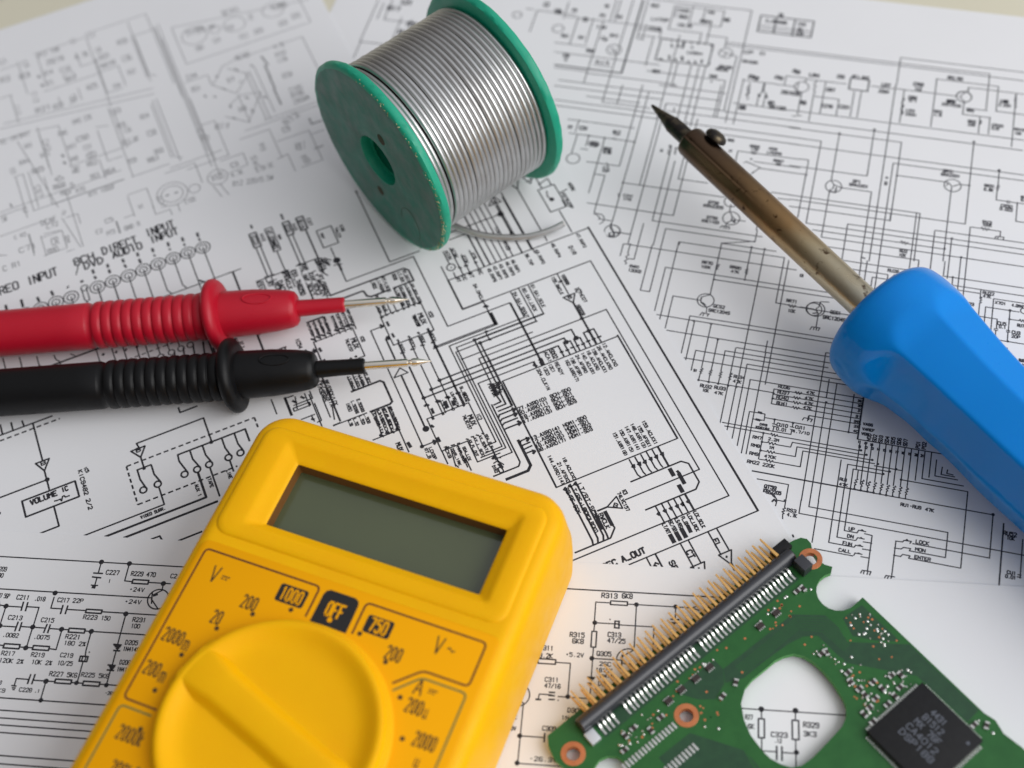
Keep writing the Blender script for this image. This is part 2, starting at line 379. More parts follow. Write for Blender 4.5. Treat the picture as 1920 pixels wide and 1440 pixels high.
DATA = {}
DATA['R'] = '''
L 26 194,867 194,866
L 20 1067,671 1125,671
L 20 767,968 919,1009
L 20 453,622 495,622
L 20 386,795 357,793
L 20 350,882 350,822
Z 20 351,822 351,758 7
L 20 336,939 289,939
O 20 250,942 38
L 20 232,986 236,959 260,932 289,937
L 20 233,909 261,904 259,939 240,928
T 398,752 48 16 0 RVM1
T 403,728 62 16 0 120KB
Z 20 776,842 771,810 7
T 724,840 52 16 0 RR70
T 722,814 46 14 0 100K
Z 20 909,841 909,808 7
T 856,837 53 16 0 RR80
T 858,812 40 14 0 47K
D 20 909,971 4
D 20 970,971 4
D 20 909,775 4
D 20 771,749 4
O 20 755,623 38
L 20 720,618 734,619 734,639 769,659
L 20 731,632 736,607 767,586 770,556
L 20 737,610 754,599
L 40 745,605 757,595
L 20 743,534 752,552 786,549
L 20 760,552 758,534
L 20 781,550 778,535
T 821,600 53 16 0 QCS2
T 826,572 99 16 0 SRC1204S
O 20 1239,669 35
T 1136,695 49 16 0 RR71
Z 20 1125,667 1157,667 9
T 1143,640 34 16 0 10K
D 20 724,498 4
D 20 803,497 4
D 20 847,419 4
L 20 1022,212 1021,233
Z 20 807,251 803,223 6
Z 20 847,250 845,221 6
Z 20 891,250 890,218 6
Z 20 936,251 933,215 6
L 20 803,223 802,186
L 20 845,221 847,184
L 20 890,218 889,185
L 20 933,215 932,183
D 20 802,186 4
D 20 847,184 4
D 20 889,184 4
D 20 933,182 4
D 20 969,184 4
D 20 1132,181 4
D 20 1132,156 4
T 779,233 16 12 0 S1
T 840,160 53 16 0 RU32
T 901,163 52 16 0 RU33
T 842,138 28 14 0 10K
T 900,136 40 14 0 47K
T 973,237 50 15 0 RU34
T 968,212 38 14 0 47K
L 20 1062,70 1045,69
L 20 1513,206 1506,209
T 1171,225 52 16 0 RU36
T 1172,195 52 16 0 RU37
T 1172,168 53 16 0 RU40
T 1175,138 49 16 0 RU41
Z 20 1221,207 1250,206 7
Z 20 1218,180 1247,179 7
Z 20 1219,155 1251,154 7
Z 20 1221,129 1250,128 7
T 1286,218 37 14 0 47K
T 1284,188 38 14 0 47K
T 1286,162 40 14 0 47K
T 1284,138 38 14 0 47K
L 20 1297,78 1296,101
L 20 1271,72 1277,86 1312,85 1307,70
L 20 1294,98 1293,72
T 1496,219 17 11 0 36
T 1499,194 16 11 0 35
T 1502,168 16 11 0 37
T 1500,139 26 11 0 31
T 1496,112 26 11 0 38
T 1499,87 26 11 0 29
T 1498,63 23 11 0 40
T 1544,107 42 12 0 VASS
T 1549,81 52 12 0 VAREF
T 1538,57 33 12 0 VBB
L 20 1062,70 1112,70 1113,37 1101,37
L 90 1081,74 1098,72
L 90 1077,36 1097,34
L 20 1063,35 1101,35
L 20 1115,52 1158,52
D 20 1156,51 4
D 20 1235,50 4
D 20 1469,52 4
L 20 1156,51 1157,29
L 20 1150,28 1167,27
L 20 1152,17 1169,16
L 20 1159,17 1157,-11
L 20 1235,50 1235,31
L 20 1226,29 1242,28
L 20 1228,16 1244,15
L 20 1235,14 1234,-10
T 1192,29 48 16 0 CU10
T 1192,7 45 15 0 0.01
T 1268,33 43 15 0 CU11
T 1274,10 73 13 0 4.7/10
T 1114,15 33 10 0 DR3
T 1113,-2 59 10 0 KDS184
L 20 1120,-25 1151,-26
Z 20 1151,-25 1180,-29 7
D 20 1120,-26 4
L 20 1120,-71 1144,-70
Z 20 1144,-69 1180,-72 7
L 20 1242,-72 1246,-47
L 20 1122,-114 1148,-114
Z 20 1148,-113 1181,-114 7
L 20 1268,-114 1268,-65
L 20 1124,-158 1150,-157
Z 20 1148,-156 1181,-159 7
D 20 1121,-71 4
D 20 1122,-114 4
T 1098,-54 40 14 0 RM7
T 1167,-50 46 13 0 2.2M
T 1097,-95 39 14 0 RM8
T 1164,-91 21 13 0 1M
T 1097,-136 39 14 0 RM9
T 1166,-137 51 13 0 470K
T 1101,-178 53 15 0 RM22
T 1166,-180 52 15 0 220K
T 1189,-282 52 16 0 QT58
T 1200,-303 73 15 0 KRA2205
L 20 1203,-319 1221,-331
L 20 1322,442 1341,443
D 20 1358,183 4
T 1519,13 12 11 0 11
T 1545,12 12 11 -14 12
T 1570,10 12 11 0 13
T 1478,-183 34 13 0 RU1
T 1480,-207 37 12 0 47K
D 20 1530,-27 4
D 20 1555,-44 4
D 20 1581,-64 4
T 1188,-282 51 15 0 QT58
T 1200,-302 75 15 0 KRA2205
L 20 1176,-313 1210,-316 1225,-337 1223,-365
L 20 1210,-337 1257,-337
L 30 1206,-348 1213,-336 1223,-345
Z 20 1260,-364 1257,-396 6
L 20 1257,-396 1260,-419
D 20 1257,-332 4
T 1290,-373 40 15 0 RS3
T 1295,-394 41 15 0 4.7K
L 20 1510,-419 1561,-419
D 20 1682,-88 4
D 20 1633,-122 4
D 20 1657,-105 4
D 20 1606,-79 4
D 20 1707,-134 4
Z 20 1531,-166 1525,-199 5
Z 20 1557,-168 1551,-200 5
Z 20 1583,-169 1577,-202 5
Z 20 1608,-169 1603,-201 5
Z 20 1635,-170 1630,-201 5
Z 20 1661,-170 1655,-201 5
Z 20 1686,-169 1680,-200 5
Z 20 1711,-169 1706,-202 5
Z 20 1737,-169 1732,-200 5
L 20 1525,-199 1526,-218
L 20 1551,-200 1552,-219
L 20 1577,-202 1579,-219
L 20 1603,-201 1604,-219
L 20 1630,-201 1630,-219
L 20 1655,-201 1655,-220
L 20 1680,-200 1681,-219
L 20 1706,-202 1708,-220
L 20 1732,-200 1733,-220
D 20 1733,-220 3
D 20 1707,-219 3
D 20 1681,-219 3
D 20 1655,-220 4
D 20 1630,-219 4
D 20 1604,-219 4
D 20 1579,-219 4
D 20 1552,-219 4
D 20 1526,-218 4
L 20 1865,-38 1863,-75 1918,-75
L 20 1887,-47 1885,-65 1911,-67
T 1758,-250 84 14 0 RU1-RU9
T 1833,-252 36 14 0 47K
D 20 2081,-220 5
T 2152,-294 54 17 0 RU52
T 2156,-313 31 15 0 10K
T 2168,-467 36 14 0 CU1
T 2166,-486 41 14 0 0.01
L 20 2192,-470 2205,-469
L 20 2190,-480 2205,-479
T 1538,-406 25 15 0 UP
T 1537,-440 27 15 0 DN
T 1529,-476 38 15 0 FUN
T 1523,-510 50 14 0 CALL
T 1819,-407 54 15 0 LOCK
T 1814,-442 42 14 0 MON
T 1826,-477 65 14 0 ENTER
L 20 1561,-418 1566,-405 1595,-406
L 20 1574,-405 1579,-400 1587,-406
L 20 1590,-416 1621,-418
L 20 1621,-521 1621,-580
L 20 1560,-454 1566,-440 1593,-441
L 20 1574,-441 1579,-436 1585,-441
L 20 1589,-454 1623,-453
L 20 1559,-483 1562,-476 1591,-476
L 20 1572,-474 1579,-471 1585,-475
L 20 1590,-487 1621,-486
L 20 1560,-523 1564,-511 1592,-511
L 20 1572,-511 1578,-508 1586,-511
L 20 1588,-522 1619,-522
D 20 1621,-454 3
D 20 1621,-486 3
L 20 1596,-595 1601,-581 1635,-580 1631,-596
L 20 1609,-581 1607,-596
L 20 1623,-581 1621,-596
L 20 1714,-423 1740,-421
L 20 1741,-422 1747,-413 1776,-411 1771,-422
L 20 1752,-412 1758,-406 1764,-412
L 20 1716,-455 1740,-454 1748,-445 1776,-444 1772,-455
L 20 1715,-488 1741,-488 1748,-477 1777,-477 1772,-489
D 20 1716,-455 3
D 20 1716,-488 3
L 20 1690,-596 1694,-584 1728,-583
L 20 1704,-584 1701,-596
L 20 1717,-583 1714,-593
L 30 1310,-483 1315,-492
O 20 1231,1416 38
L 20 1217,1449 1231,1427 1231,1404 1216,1389
L 20 1231,1427 1265,1414
L 30 1217,1383 1243,1378 1245,1410
T 1335,1467 38 17 0 QP1
T 1347,1443 91 17 0 SRA2201
D 20 1215,1764 5
D 20 1378,1821 5
D 20 1094,1464 4
D 20 1516,1539 4
O 20 1777,1525 39
L 20 1738,1543 1758,1539 1774,1519 1773,1503
L 20 1758,1539 1749,1518
L 20 1780,1520 1809,1539 1854,1539
D 20 1853,1540 4
T 1750,1612 51 17 0 QR51
T 1762,1588 90 17 0 SRA2201
T 1470,1496 56 11 90 SC W
D 20 1853,1825 5
Z 20 1985,1566 1981,1535 7
L 20 1981,1472 2030,1472
L 20 2032,1478 2032,1461
L 20 2041,1478 2040,1461
D 20 1982,1662 5
D 20 2077,1470 4
L 20 2077,1357 2114,1357
T 1945,1554 48 17 0 RR31
T 1943,1530 44 17 0 6.8K
T 2030,1442 53 17 0 CR50
T 2030,1422 59 17 0 0.022
T 1950,1327 43 16 0 RV3
T 1951,1310 44 16 0 100K
L 20 1882,1284 1926,1284
Z 20 1926,1285 1962,1283 9
L 20 1962,1283 2014,1283 2012,1248
L 20 1990,1234 1995,1249 2030,1251 2028,1236
L 20 2006,1250 2001,1233
Z 20 1575,1134 1609,1128 9
D 20 1774,1131 4
D 20 1801,1199 4
D 20 1851,1095 4
T 1593,1081 36 17 0 RU2
T 1591,1056 33 16 0 10K
L 60 1411,1008 1428,1004
Z 20 1492,2059 1496,1957 6
O 20 1783,2124 37
L 20 1798,2159 1799,2192
L 20 1763,2121 1787,2155
L 20 1763,2121 1792,2083
Z 20 1875,1975 1873,1950 5
L 20 2029,2186 2026,2147
Z 20 2028,2156 2032,2093 6
T 1722,2081 42 17 0 QR2
T 1727,2055 95 17 0 2SC4226
T 1976,2123 38 17 0 LR6
T 1979,2099 58 17 0 2.2UH
T 1833,1960 38 17 0 RR9
T 1834,1938 38 17 0 22K
T 1955,1955 55 17 0 CR20
T 1948,1933 38 17 0 0.01
T 1538,2072 42 17 0 CR2
T 1542,2051 39 17 0 0.1
T 1535,1981 42 17 0 LR3
T 1539,1955 51 17 0 22UH
T 1668,1998 39 17 0 RR2
T 1670,1975 39 17 0 4.7K
T 1820,2033 35 17 0 RR5
T 2058,1946 46 16 0 RR18
T 2055,1920 32 16 0 10K
T 2098,1512 14 15 0 CR
T 2102,1494 19 15 0 0.1
L 20 1513,1300 1513,1249
L 20 1951,923 1951,876
Z 20 1955,883 1954,849 5
D 20 1824,972 4
L 20 1824,972 1824,924
D 20 1952,773 4
T 1985,910 52 16 0 RU22
T 1980,891 37 16 0 47K
T 1911,834 34 16 0 U23
T 2040,865 48 15 0 X701
T 2115,864 53 15 0 4.0MHZ
O 20 2143,841 15
D 20 2083,832 5
D 20 2084,783 4
L 20 2084,783 2126,783
Z 20 2126,785 2156,785 7
T 2053,752 39 17 0 CU5
T 2057,734 30 16 0 0.1
T 2116,714 37 17 0 CU3
T 2116,692 38 15 0 20P
T 2133,757 30 16 0 RU7
L 20 2032,771 2032,720
L 20 2023,719 2039,719
L 20 2022,711 2038,710
L 20 2030,711 2030,659
L 20 2075,720 2090,719
L 20 2075,711 2090,712
L 20 2082,711 2082,660
D 20 2084,660 4
L 20 2066,625 2084,623 2083,596
T 2147,569 22 15 0 RU8
T 2159,546 20 14 0 1K
L 20 1616,972 1616,931
D 20 1616,972 4
T 1560,956 51 16 0 RU28
T 1580,928 38 16 0 47K
O 20 1247,671 40
L 20 1177,670 1237,670
L 20 1300,722 1262,717 1260,690 1245,667 1260,653 1262,637
L 26 1232,668 1256,664
L 26 1260,653 1237,645
L 20 1237,553 1243,570 1279,571 1273,554
L 20 1255,571 1252,555
L 20 1266,572 1264,555
T 1336,669 47 17 0 QCS1
T 1334,635 102 18 0 SRC1204S
T 1159,849 16 15 0 CR
L 20 85,1281 139,1281
L 20 3,1527 3,1469
T 135,1576 38 16 0 R17
T 137,1558 37 15 0 1P
D 20 3,1527 4
D 20 83,1526 4
D 20 236,1524 4
T 39,1484 37 15 0 C73
T 44,1464 43 15 0 270P
T 118,1456 34 15 0 R71
T 118,1434 43 15 0 6.8K
T 136,1330 36 14 0 C71
T 137,1311 36 14 0 22P
L 20 130,1364 142,1344
L 20 124,1530 141,1529
D 20 235,1251 4
L 20 228,1180 236,1156
T 279,1174 49 15 0 C241
T 278,1152 39 15 0 1/10
L 22 138,1041 174,1012 171,1001
O 20 163,1003 33
O 20 249,942 37
L 20 234,978 255,940 290,940 336,940
L 30 237,926 246,910 265,921 255,940
L 20 386,1792 386,1765
T 379,1497 24 10 90 B1
T 415,1506 65 10 90 AV19
T 447,1504 49 10 90 AV2
T 688,1207 51 17 0 QT59
T 692,1183 96 17 0 KRA2205
T 698,1113 52 16 0 QT58
T 694,1088 82 16 0 KRC1103
O 20 769,1229 32
L 20 772,1212 772,1167
O 20 787,1127 40
L 20 774,1167 790,1138 789,1110 771,1096 769,1071
L 20 793,1135 809,1121 855,1121
L 30 793,1118 806,1103 806,1120
L 20 745,1059 753,1073 788,1073 787,1057
L 20 764,1073 762,1058
L 20 776,1072 773,1056
L 30 346,880 354,879
L 20 575,919 576,939
L 20 768,957 771,971
T 702,1623 32 16 0 RR6
T 711,1552 16 16 0 47
T 823,1603 48 16 0 RR83
T 826,1583 41 15 0 12K
Z 20 812,1561 839,1558 9
T 913,1603 41 16 0 M28
T 923,1577 71 16 0 LM358
L 20 788,1488 800,1497 870,1470 834,1422
T 951,1529 51 16 0 RR87
Z 20 942,1508 964,1507 9
D 20 819,1517 4
D 20 843,1435 3
L 20 100,2253 136,2251
O 20 -4,2150 38
L 20 -27,2163 -1,2151 9,2119
L 20 -22,2139 6,2135
O 20 -332,2256 30
T -284,2208 37 21 0 RA2
T -194,2211 31 21 0 RA7
T -112,2472 22 22 0 RB
T -30,2400 31 23 0 R1B
T -204,2350 27 29 0 C6
T -104,2306 55 22 0 4.7UF
T -118,2396 33 21 -13 D21
T -26,2255 44 21 0 QA12
T -73,2221 37 22 -25 C18
T -123,2121 45 22 0 R32
T -241,2062 31 22 0 C8
T -236,2031 13 17 0 S
T -43,2047 72 18 0 R4_4.7K
T -368,2393 31 21 0 C9
T -277,2411 26 20 0 R5
L 20 356,1956 357,1949
L 20 212,2328 212,2273
T 142,2518 43 21 0 RB22
T 189,2416 96 20 0 LA70P
T 301,2507 55 22 0 CA23
T 307,2458 48 22 0 RB2
T 328,2394 77 20 0 C25_10K
T 431,2442 63 22 0 RB44
T 535,2472 33 25 0 VR
T 446,2516 36 19 0 R8
O 20 573,2226 35
L 20 547,2239 578,2227 609,2216 633,2212
L 20 578,2227 565,2200
T 590,2124 69 21 0 QA104
T 574,2102 63 18 0 RRC2SR
T 539,2047 38 19 0 RA9
T 536,2009 12 17 0 1
L 90 241,2276 253,2276
L 90 274,2271 284,2268
L 90 307,2268 316,2267
L 100 345,2275 345,2222
L 90 380,2273 390,2270
L 90 416,2270 425,2269
L 90 450,2276 459,2274
L 80 484,2269 496,2267
L 80 241,2126 260,2121
L 80 287,2159 296,2128
L 80 323,2141 332,2125
L 100 354,2163 363,2131
L 80 391,2136 400,2121
L 80 425,2142 434,2123
L 80 460,2156 462,2132
L 80 497,2146 505,2131
L 80 283,2243 293,2219
L 80 318,2245 327,2225
L 80 391,2245 396,2229
L 80 494,2246 503,2239
T 416,2197 79 18 0 LA70M14
L 20 332,1945 369,1947
T 245,2031 41 22 0 RB24
T -34,1571 44 22 0 C31
T -103,1566 23 20 0 R
T 39,1476 54 19 0 C220
T 114,1454 40 19 0 R22
T 119,1431 40 16 0 6.8K
T 135,1573 37 19 0 R17
L 20 -18,1433 19,1433
O 20 -40,1361 33
T 178,2338 66 22 0 CA29
T 742,2071 51 17 -18 CR2
T 687,2251 52 21 0 CP
T 707,2183 81 19 0 RA102K
T 761,2255 29 21 0 C1
Z 20 726,2032 733,1913 8
T 722,1848 34 18 0 RR
L 80 787,1963 793,1948
L 80 820,1968 824,1953
L 20 800,1982 793,1964
T 811,2557 33 26 0 TBL
T 795,2503 114 21 0 C_RANGE
T 926,2506 45 21 0 TYPE
T 924,2465 28 28 0 HI
T 926,2436 32 23 0 LO
Z 20 731,2005 734,1916 7
L 20 805,2041 805,1985 823,1977
L 90 786,1959 794,1944
L 90 822,1960 831,1943
T 742,2075 55 24 -14 CR2
T 868,2095 42 22 -13 CR3
T 948,2154 39 24 -16 R8
O 20 989,2051 36
L 20 1004,2115 1003,2088
L 20 969,2016 995,2008
L 20 972,1839 1017,1852
T 941,1998 95 22 0 2SC4226
T 1041,2144 52 24 0 LR4
Z 20 1051,2108 1056,2019 7
T 1134,2055 43 22 0 CR7
T 1132,1939 54 21 0 C270
T 1216,1948 54 21 0 C221
T 1012,1942 31 24 0 R6
T 1172,2157 36 24 0 CR9
T 1270,2168 85 24 0 MC1.6HZ
T 1400,2136 43 24 0 LR7
T 1393,2091 50 22 0 22UH
T 1557,2170 50 22 0 CR8
T 1557,2137 35 22 0 10
T 1540,2070 44 24 0 CR1
T 1732,2245 76 22 0 RR3_56K
Z 20 1493,2065 1498,1946 7
O 20 1783,2122 36
L 20 1799,2164 1801,2192
T 1978,2125 38 22 0 LR6
T 1725,2079 42 22 0 QR2
T 858,1912 36 24 0 QR1
T 892,1884 85 22 0 SRC1205
T 720,1856 31 24 0 CR
T -1258,2257 73 33 0 R17
T -1200,2317 63 33 0 C21
T -1125,2154 50 33 0 RV
T -1154,2086 50 32 0 R4
L 50 -1476,1950 -1451,1905
T -437,2429 30 30 0 C2
T -356,2379 30 30 0 R
O 20 -575,2323 24
L 20 -539,2379 -498,2379
T 1556,45 37 15 90 VDD
T 1579,45 37 15 90 SD2
T 1604,46 37 15 90 SD3
T 1630,47 37 15 90 SD4
T 1655,48 37 15 90 SD5
T 1680,49 37 15 90 SD6
T 1706,49 37 15 90 SD7
T 1758,49 37 15 90 P01
T 1783,50 37 15 90 P02
T 1523,-10 13 11 0 11
T 1549,-9 13 11 0 12
T 1574,-8 13 11 0 13
T 1600,-7 13 11 0 14
T 1625,-7 13 11 0 15
T 1650,-6 13 11 0 16
T 1676,-5 13 11 0 17
T 1701,-4 13 11 0 18
T 1728,-3 13 11 0 19
T 1755,-2 13 11 0 20
T 1780,-1 13 11 0 21
L 20 565,2305 1894,2305
L 20 1447,993 1447,2146
L 20 952,1879 2084,1879
L 20 985,1653 2096,1653
L 20 641,1811 1642,1811
L 20 1137,1164 2125,1164
L 20 1104,-221 2084,-221
L 20 339,882 339,1815
L 20 553,500 1459,500
L 20 237,978 237,1881
L 20 560,2286 1452,2286
L 20 1642,1812 1853,1812
L 20 539,776 1426,776
L 20 614,423 1468,423
L 20 -239,1882 604,1882
L 20 654,1739 654,2566
L 20 1038,1297 1853,1297
L 20 318,877 1130,877
L 20 1325,1195 2123,1195
L 20 18,1767 18,2545
L 20 970,202 970,971
L 20 718,290 1483,290
L 20 1322,-317 1322,442
L 20 701,523 1456,523
L 20 761,340 1478,340
L 20 1089,222 1089,927
L 20 339,1815 641,1815
L 20 771,749 1429,749
L 20 515,1092 515,1737
L 20 386,1765 1021,1765
L 20 1216,1093 1848,1093
L 20 670,1877 952,1877
L 20 314,1699 314,2316
L 20 1490,1002 1490,1616
L 20 1033,1323 1645,1323
L 20 1452,2286 2062,2286
L 20 1490,1616 2099,1616
L 20 1451,2346 2058,2346
L 20 1390,-305 1390,291
L 20 1321,-379 1916,-379
L 20 68,1985 68,2554
L 20 196,1354 196,1922
L 36 71,1987 71,2554
L 20 469,1698 1031,1698
L 20 -250,1838 312,1838
L 20 -308,2080 251,2080
L 20 1356,-340 1913,-340
L 20 969,1760 1515,1760
L 20 111,2566 654,2566
L 20 457,896 457,1437
L 20 1065,-144 1065,393
L 20 935,391 1471,391
L 20 1135,1164 1135,1697
L 20 -217,1701 314,1701
L 20 1853,1297 1853,1825
L 20 423,1042 947,1042
L 20 1515,1253 1515,1760
L 26 1103,-220 1608,-220
L 20 1356,-315 1356,185
L 20 235,1251 733,1251
L 20 1451,2146 1451,2346
L 20 571,938 1067,938
L 20 1022,234 1510,234
L 20 994,312 1481,312
L 20 1511,25 1998,25
L 20 423,1042 423,1527
L 20 967,-42 967,202
L 20 1490,823 1490,1002
L 20 1044,1253 1515,1253
L 20 -106,1887 -106,2356
L 20 -109,1956 356,1956
L 20 571,477 571,938
L 20 318,1248 318,1705
L 20 889,364 1342,364
L 20 589,1654 1037,1654
L 20 1773,1057 1773,1503
L 20 1853,1811 2083,1811
L 20 414,1669 414,2107
L 20 932,-42 932,389
L 20 488,1681 488,2112
L 20 1239,1041 1667,1041
L 20 1410,988 1410,1414
L 20 90,1092 515,1092
L 20 495,1005 919,1005
L 20 1877,861 1877,1284
L 20 1439,863 1439,993
L 20 -226,1740 192,1740
L 20 452,622 452,896
L 20 196,2027 604,2027
L 20 455,1699 455,2106
L 20 1170,1129 1575,1129
L 20 1391,-500 1391,-305
L 20 1456,-486 1456,-90
L 20 1724,1233 2120,1233
L 20 633,1820 633,2212
L 20 995,-80 995,310
L 20 1413,893 1413,988
L 20 495,622 495,1006
L 20 1063,393 1063,454
L 20 1130,206 1513,206
L 20 1782,976 1782,1057
L 20 1629,950 1629,1323
L 20 1006,1511 1378,1511
L 20 1092,1190 1092,1562
L 20 192,1736 312,1736
L 20 -1363,1977 -997,1977
L 20 1778,970 2135,970
L 36 -286,1987 71,1987
L 20 1975,-489 1975,-134
L 20 -281,1967 -109,1967
L 20 1180,-29 1530,-29
L 20 1485,-455 1485,-106
L 20 1022,-111 1022,234
L 20 280,1937 625,1937
L 20 -127,1618 217,1618
L 20 1326,974 1668,974
L 20 -99,1526 236,1526
L 20 -1363,1977 -1363,2311
L 20 1642,1892 1642,2224
L 20 -316,2355 15,2355
L 20 694,1734 694,2055
L 20 1215,1449 1215,1764
L 20 1268,-65 1580,-65
L 20 1378,1511 1378,1821
L 20 1828,925 2138,925
L 20 769,659 769,968
L 20 1246,-47 1555,-47
L 20 97,2254 97,2559
L 20 747,1559 1051,1559
L 20 1782,-420 2081,-420
L 20 1449,2121 1748,2121
L 20 1295,-80 1593,-80
L 20 1216,1093 1216,1389
L 20 1916,-379 2211,-379
L 20 1510,-419 1510,-124
L 20 940,-9 1234,-9
L 20 1645,1032 1645,1323
L 26 2125,-536 2125,-251
L 20 1157,667 1438,667
L 20 1848,1093 2128,1093
L 20 707,2461 987,2461
L 20 708,2437 987,2437
L 20 -70,1793 208,1793
L 30 707,2415 985,2415
L 30 707,2539 985,2539
L 28 223,2115 499,2115
L 28 223,2277 499,2277
L 20 1235,52 1504,52
L 20 1321,-379 1321,-317
L 20 1707,-134 1975,-134
L 20 1799,2192 2067,2192
L 20 1067,671 1067,938
L 20 2029,1826 2029,2092
L 20 1247,179 1512,179
L 20 1250,128 1511,128
L 20 1251,154 1510,154
L 20 539,519 539,776
L 20 769,968 1024,968
L 20 1894,2052 1894,2305
L 20 262,2540 513,2540
L 20 1593,-90 1705,-90
L 20 18,1767 266,1767
L 20 85,1281 85,1527
L 20 803,252 803,497
L 20 349,1763 386,1763
L 20 139,1041 139,1281
L 20 1800,960 1800,1199
L 20 1721,993 1721,1232
L 20 -1285,2164 -1046,2164
L 20 1356,-340 1356,-315
L 20 2030,2092 2030,2189
L 20 605,1765 605,1996
L 20 590,1763 590,1991
L 20 1492,1891 1492,2119
L 20 1103,1879 1103,2106
L 20 1325,969 1325,1195
L 20 1514,1541 1738,1541
L 20 834,1504 1058,1504
L 20 -1358,1755 -1358,1977
L 20 386,795 386,1016
L 20 727,281 727,499
L 20 1296,101 1514,101
L 20 -476,2375 -259,2375
L 30 1510,25 1510,239
L 20 181,2062 181,2276
L 20 1045,-144 1045,69
L 20 701,313 701,523
L 20 1547,-190 1547,18
L 20 1332,930 1539,930
L 20 -244,2152 -244,2359
L 20 1522,-124 1522,19
L 20 1571,-189 1571,15
L 20 1772,-489 1974,-489
L 20 1004,2110 1206,2110
L 20 2081,-420 2081,-220
L 20 1056,1821 1056,2019
L 20 -162,2167 -162,2364
L 20 909,775 909,971
L 20 868,1466 1064,1466
L 20 1469,53 1469,248
L 20 1629,-170 1629,25
L 20 1603,-169 1603,25
L 20 1531,-166 1531,-124
L 20 1654,-170 1654,23
L 20 1679,-169 1679,23
L 20 1707,-169 1707,23
L 20 1850,902 1850,1094
L 20 1734,-169 1734,22
L 20 247,2351 247,2540
L 20 605,433 605,619
L 20 2009,702 2009,884
L 20 495,1325 495,1506
L 20 1285,1890 1285,2071
L 20 -1193,2015 -1193,2196
L 20 914,1077 914,1257
L 20 1764,2224 1942,2224
L 20 2202,-484 2202,-308
L 20 247,2351 423,2351
L 20 1251,1889 1251,2065
L 20 1942,2048 1942,2224
L 20 -325,2149 -150,2149
L 20 689,2048 864,2048
L 20 1485,-106 1658,-106
L 20 847,248 847,419
L 20 -47,2363 -47,2534
L 20 -476,2207 -476,2375
L 20 802,186 969,186
L 20 953,-25 1120,-25
L 20 1789,-111 1956,-111
L 20 30,1354 196,1354
L 20 1609,1128 1774,1128
L 20 969,186 1132,186
L 20 -71,2367 -71,2530
L 20 351,2415 513,2415
L 28 499,2115 499,2277
L 28 223,2115 223,2277
L 20 342,1958 342,2119
L 20 -1285,2164 -1285,2325
L 20 1716,-582 1716,-422
L 20 1031,1697 1135,1697
L 20 1404,-526 1557,-526
L 20 460,2283 460,2436
L 20 995,1855 995,2008
L 20 1763,-125 1763,23
L 20 344,2401 344,2547
L 20 1265,1414 1410,1414
L 20 1978,831 2123,831
L 20 495,1325 640,1325
L 20 604,1996 604,2027
L 20 1772,-455 1914,-455
L 20 95,1765 95,1904
L 20 946,1324 1033,1324
L 20 1789,-111 1789,22
L 20 1942,2051 2075,2051
L 20 -322,2337 -322,2470
L 20 1120,-158 1120,-26
L 20 1129,-254 1260,-254
L 20 2009,884 2140,884
L 20 81,2328 212,2328
L 20 1786,2001 1916,2001
L 20 -1325,2159 -1325,2289
L 20 -56,1397 -56,1526
L 20 1055,1996 1183,1996
L 20 1638,2224 1764,2224
L 20 86,1156 86,1281
L 20 513,2415 513,2540
L 30 888,2409 888,2534
L 20 2029,659 2153,659
L 30 985,2415 985,2539
L 30 707,2415 707,2539
L 20 -1131,2068 -1131,2192
L 20 1510,-124 1633,-124
L 20 1816,-99 1816,22
L 20 1472,902 1592,902
L 30 790,2417 790,2535
L 20 1913,-456 1913,-340
L 20 1916,1891 1916,2007
L 20 1330,2118 1446,2118
L 20 2083,717 2083,832
L 20 1181,-159 1295,-159
L 20 1869,1887 1869,2001
L 20 1183,1882 1183,1996
L 20 889,250 889,363
L 20 2077,1357 2077,1470
L 20 15,2355 128,2355
L 20 605,619 717,619
L 20 125,2249 125,2361
L 20 448,2340 560,2340
L 20 761,230 761,340
L 20 1260,-364 1260,-254
L 20 983,1292 1038,1292
L 20 411,2437 411,2541
L 20 1621,-521 1621,-418
L 20 1456,-486 1558,-486
L 20 1983,1559 1983,1661
L 20 1850,902 1952,902
L 20 902,2115 1004,2115
L 20 1801,2047 1900,2047
L 20 1978,735 1978,831
L 20 97,2279 192,2279
L 20 1355,210 1355,304
L 20 1051,1562 1092,1562
L 20 262,2446 262,2540
L 20 820,1875 820,1968
L 30 1222,2077 1315,2077
L 30 1222,2158 1315,2158
L 20 1839,-87 1931,-87
L 20 1132,128 1221,128
L 20 -85,2023 3,2023
L 20 1132,155 1219,155
L 20 1181,-114 1268,-114
L 20 787,1876 787,1963
L 20 1132,179 1218,179
L 20 864,2046 950,2046
L 20 -70,1540 -70,1625
L 20 1786,2001 1786,2085
L 20 1064,1466 1095,1466
L 20 1539,847 1539,930
L 20 1951,773 2032,773
L 30 1315,2077 1315,2158
L 30 1222,2077 1222,2158
L 20 1295,-159 1295,-80
L 20 1839,-87 1839,-8
L 20 1130,128 1130,206
L 20 128,2355 206,2355
L 20 1158,52 1235,52
L 20 466,1630 466,1707
L 20 1951,773 1951,849
L 20 318,802 318,877
L 20 423,2276 423,2351
L 20 3,1454 3,1529
L 20 560,2267 560,2340
L 20 919,1005 919,1077
L 20 1485,-455 1557,-455
L 20 747,1487 747,1559
L 20 1262,568 1262,637
L 20 1472,834 1472,902
L 20 1667,975 1667,1041
L 20 969,2016 969,2082
L 20 1981,1472 1981,1535
L 20 2044,1471 2107,1471
L 20 800,1982 800,2045
L 20 1180,-72 1242,-72
L 20 902,2053 902,2115
L 20 171,1004 232,1004
'''
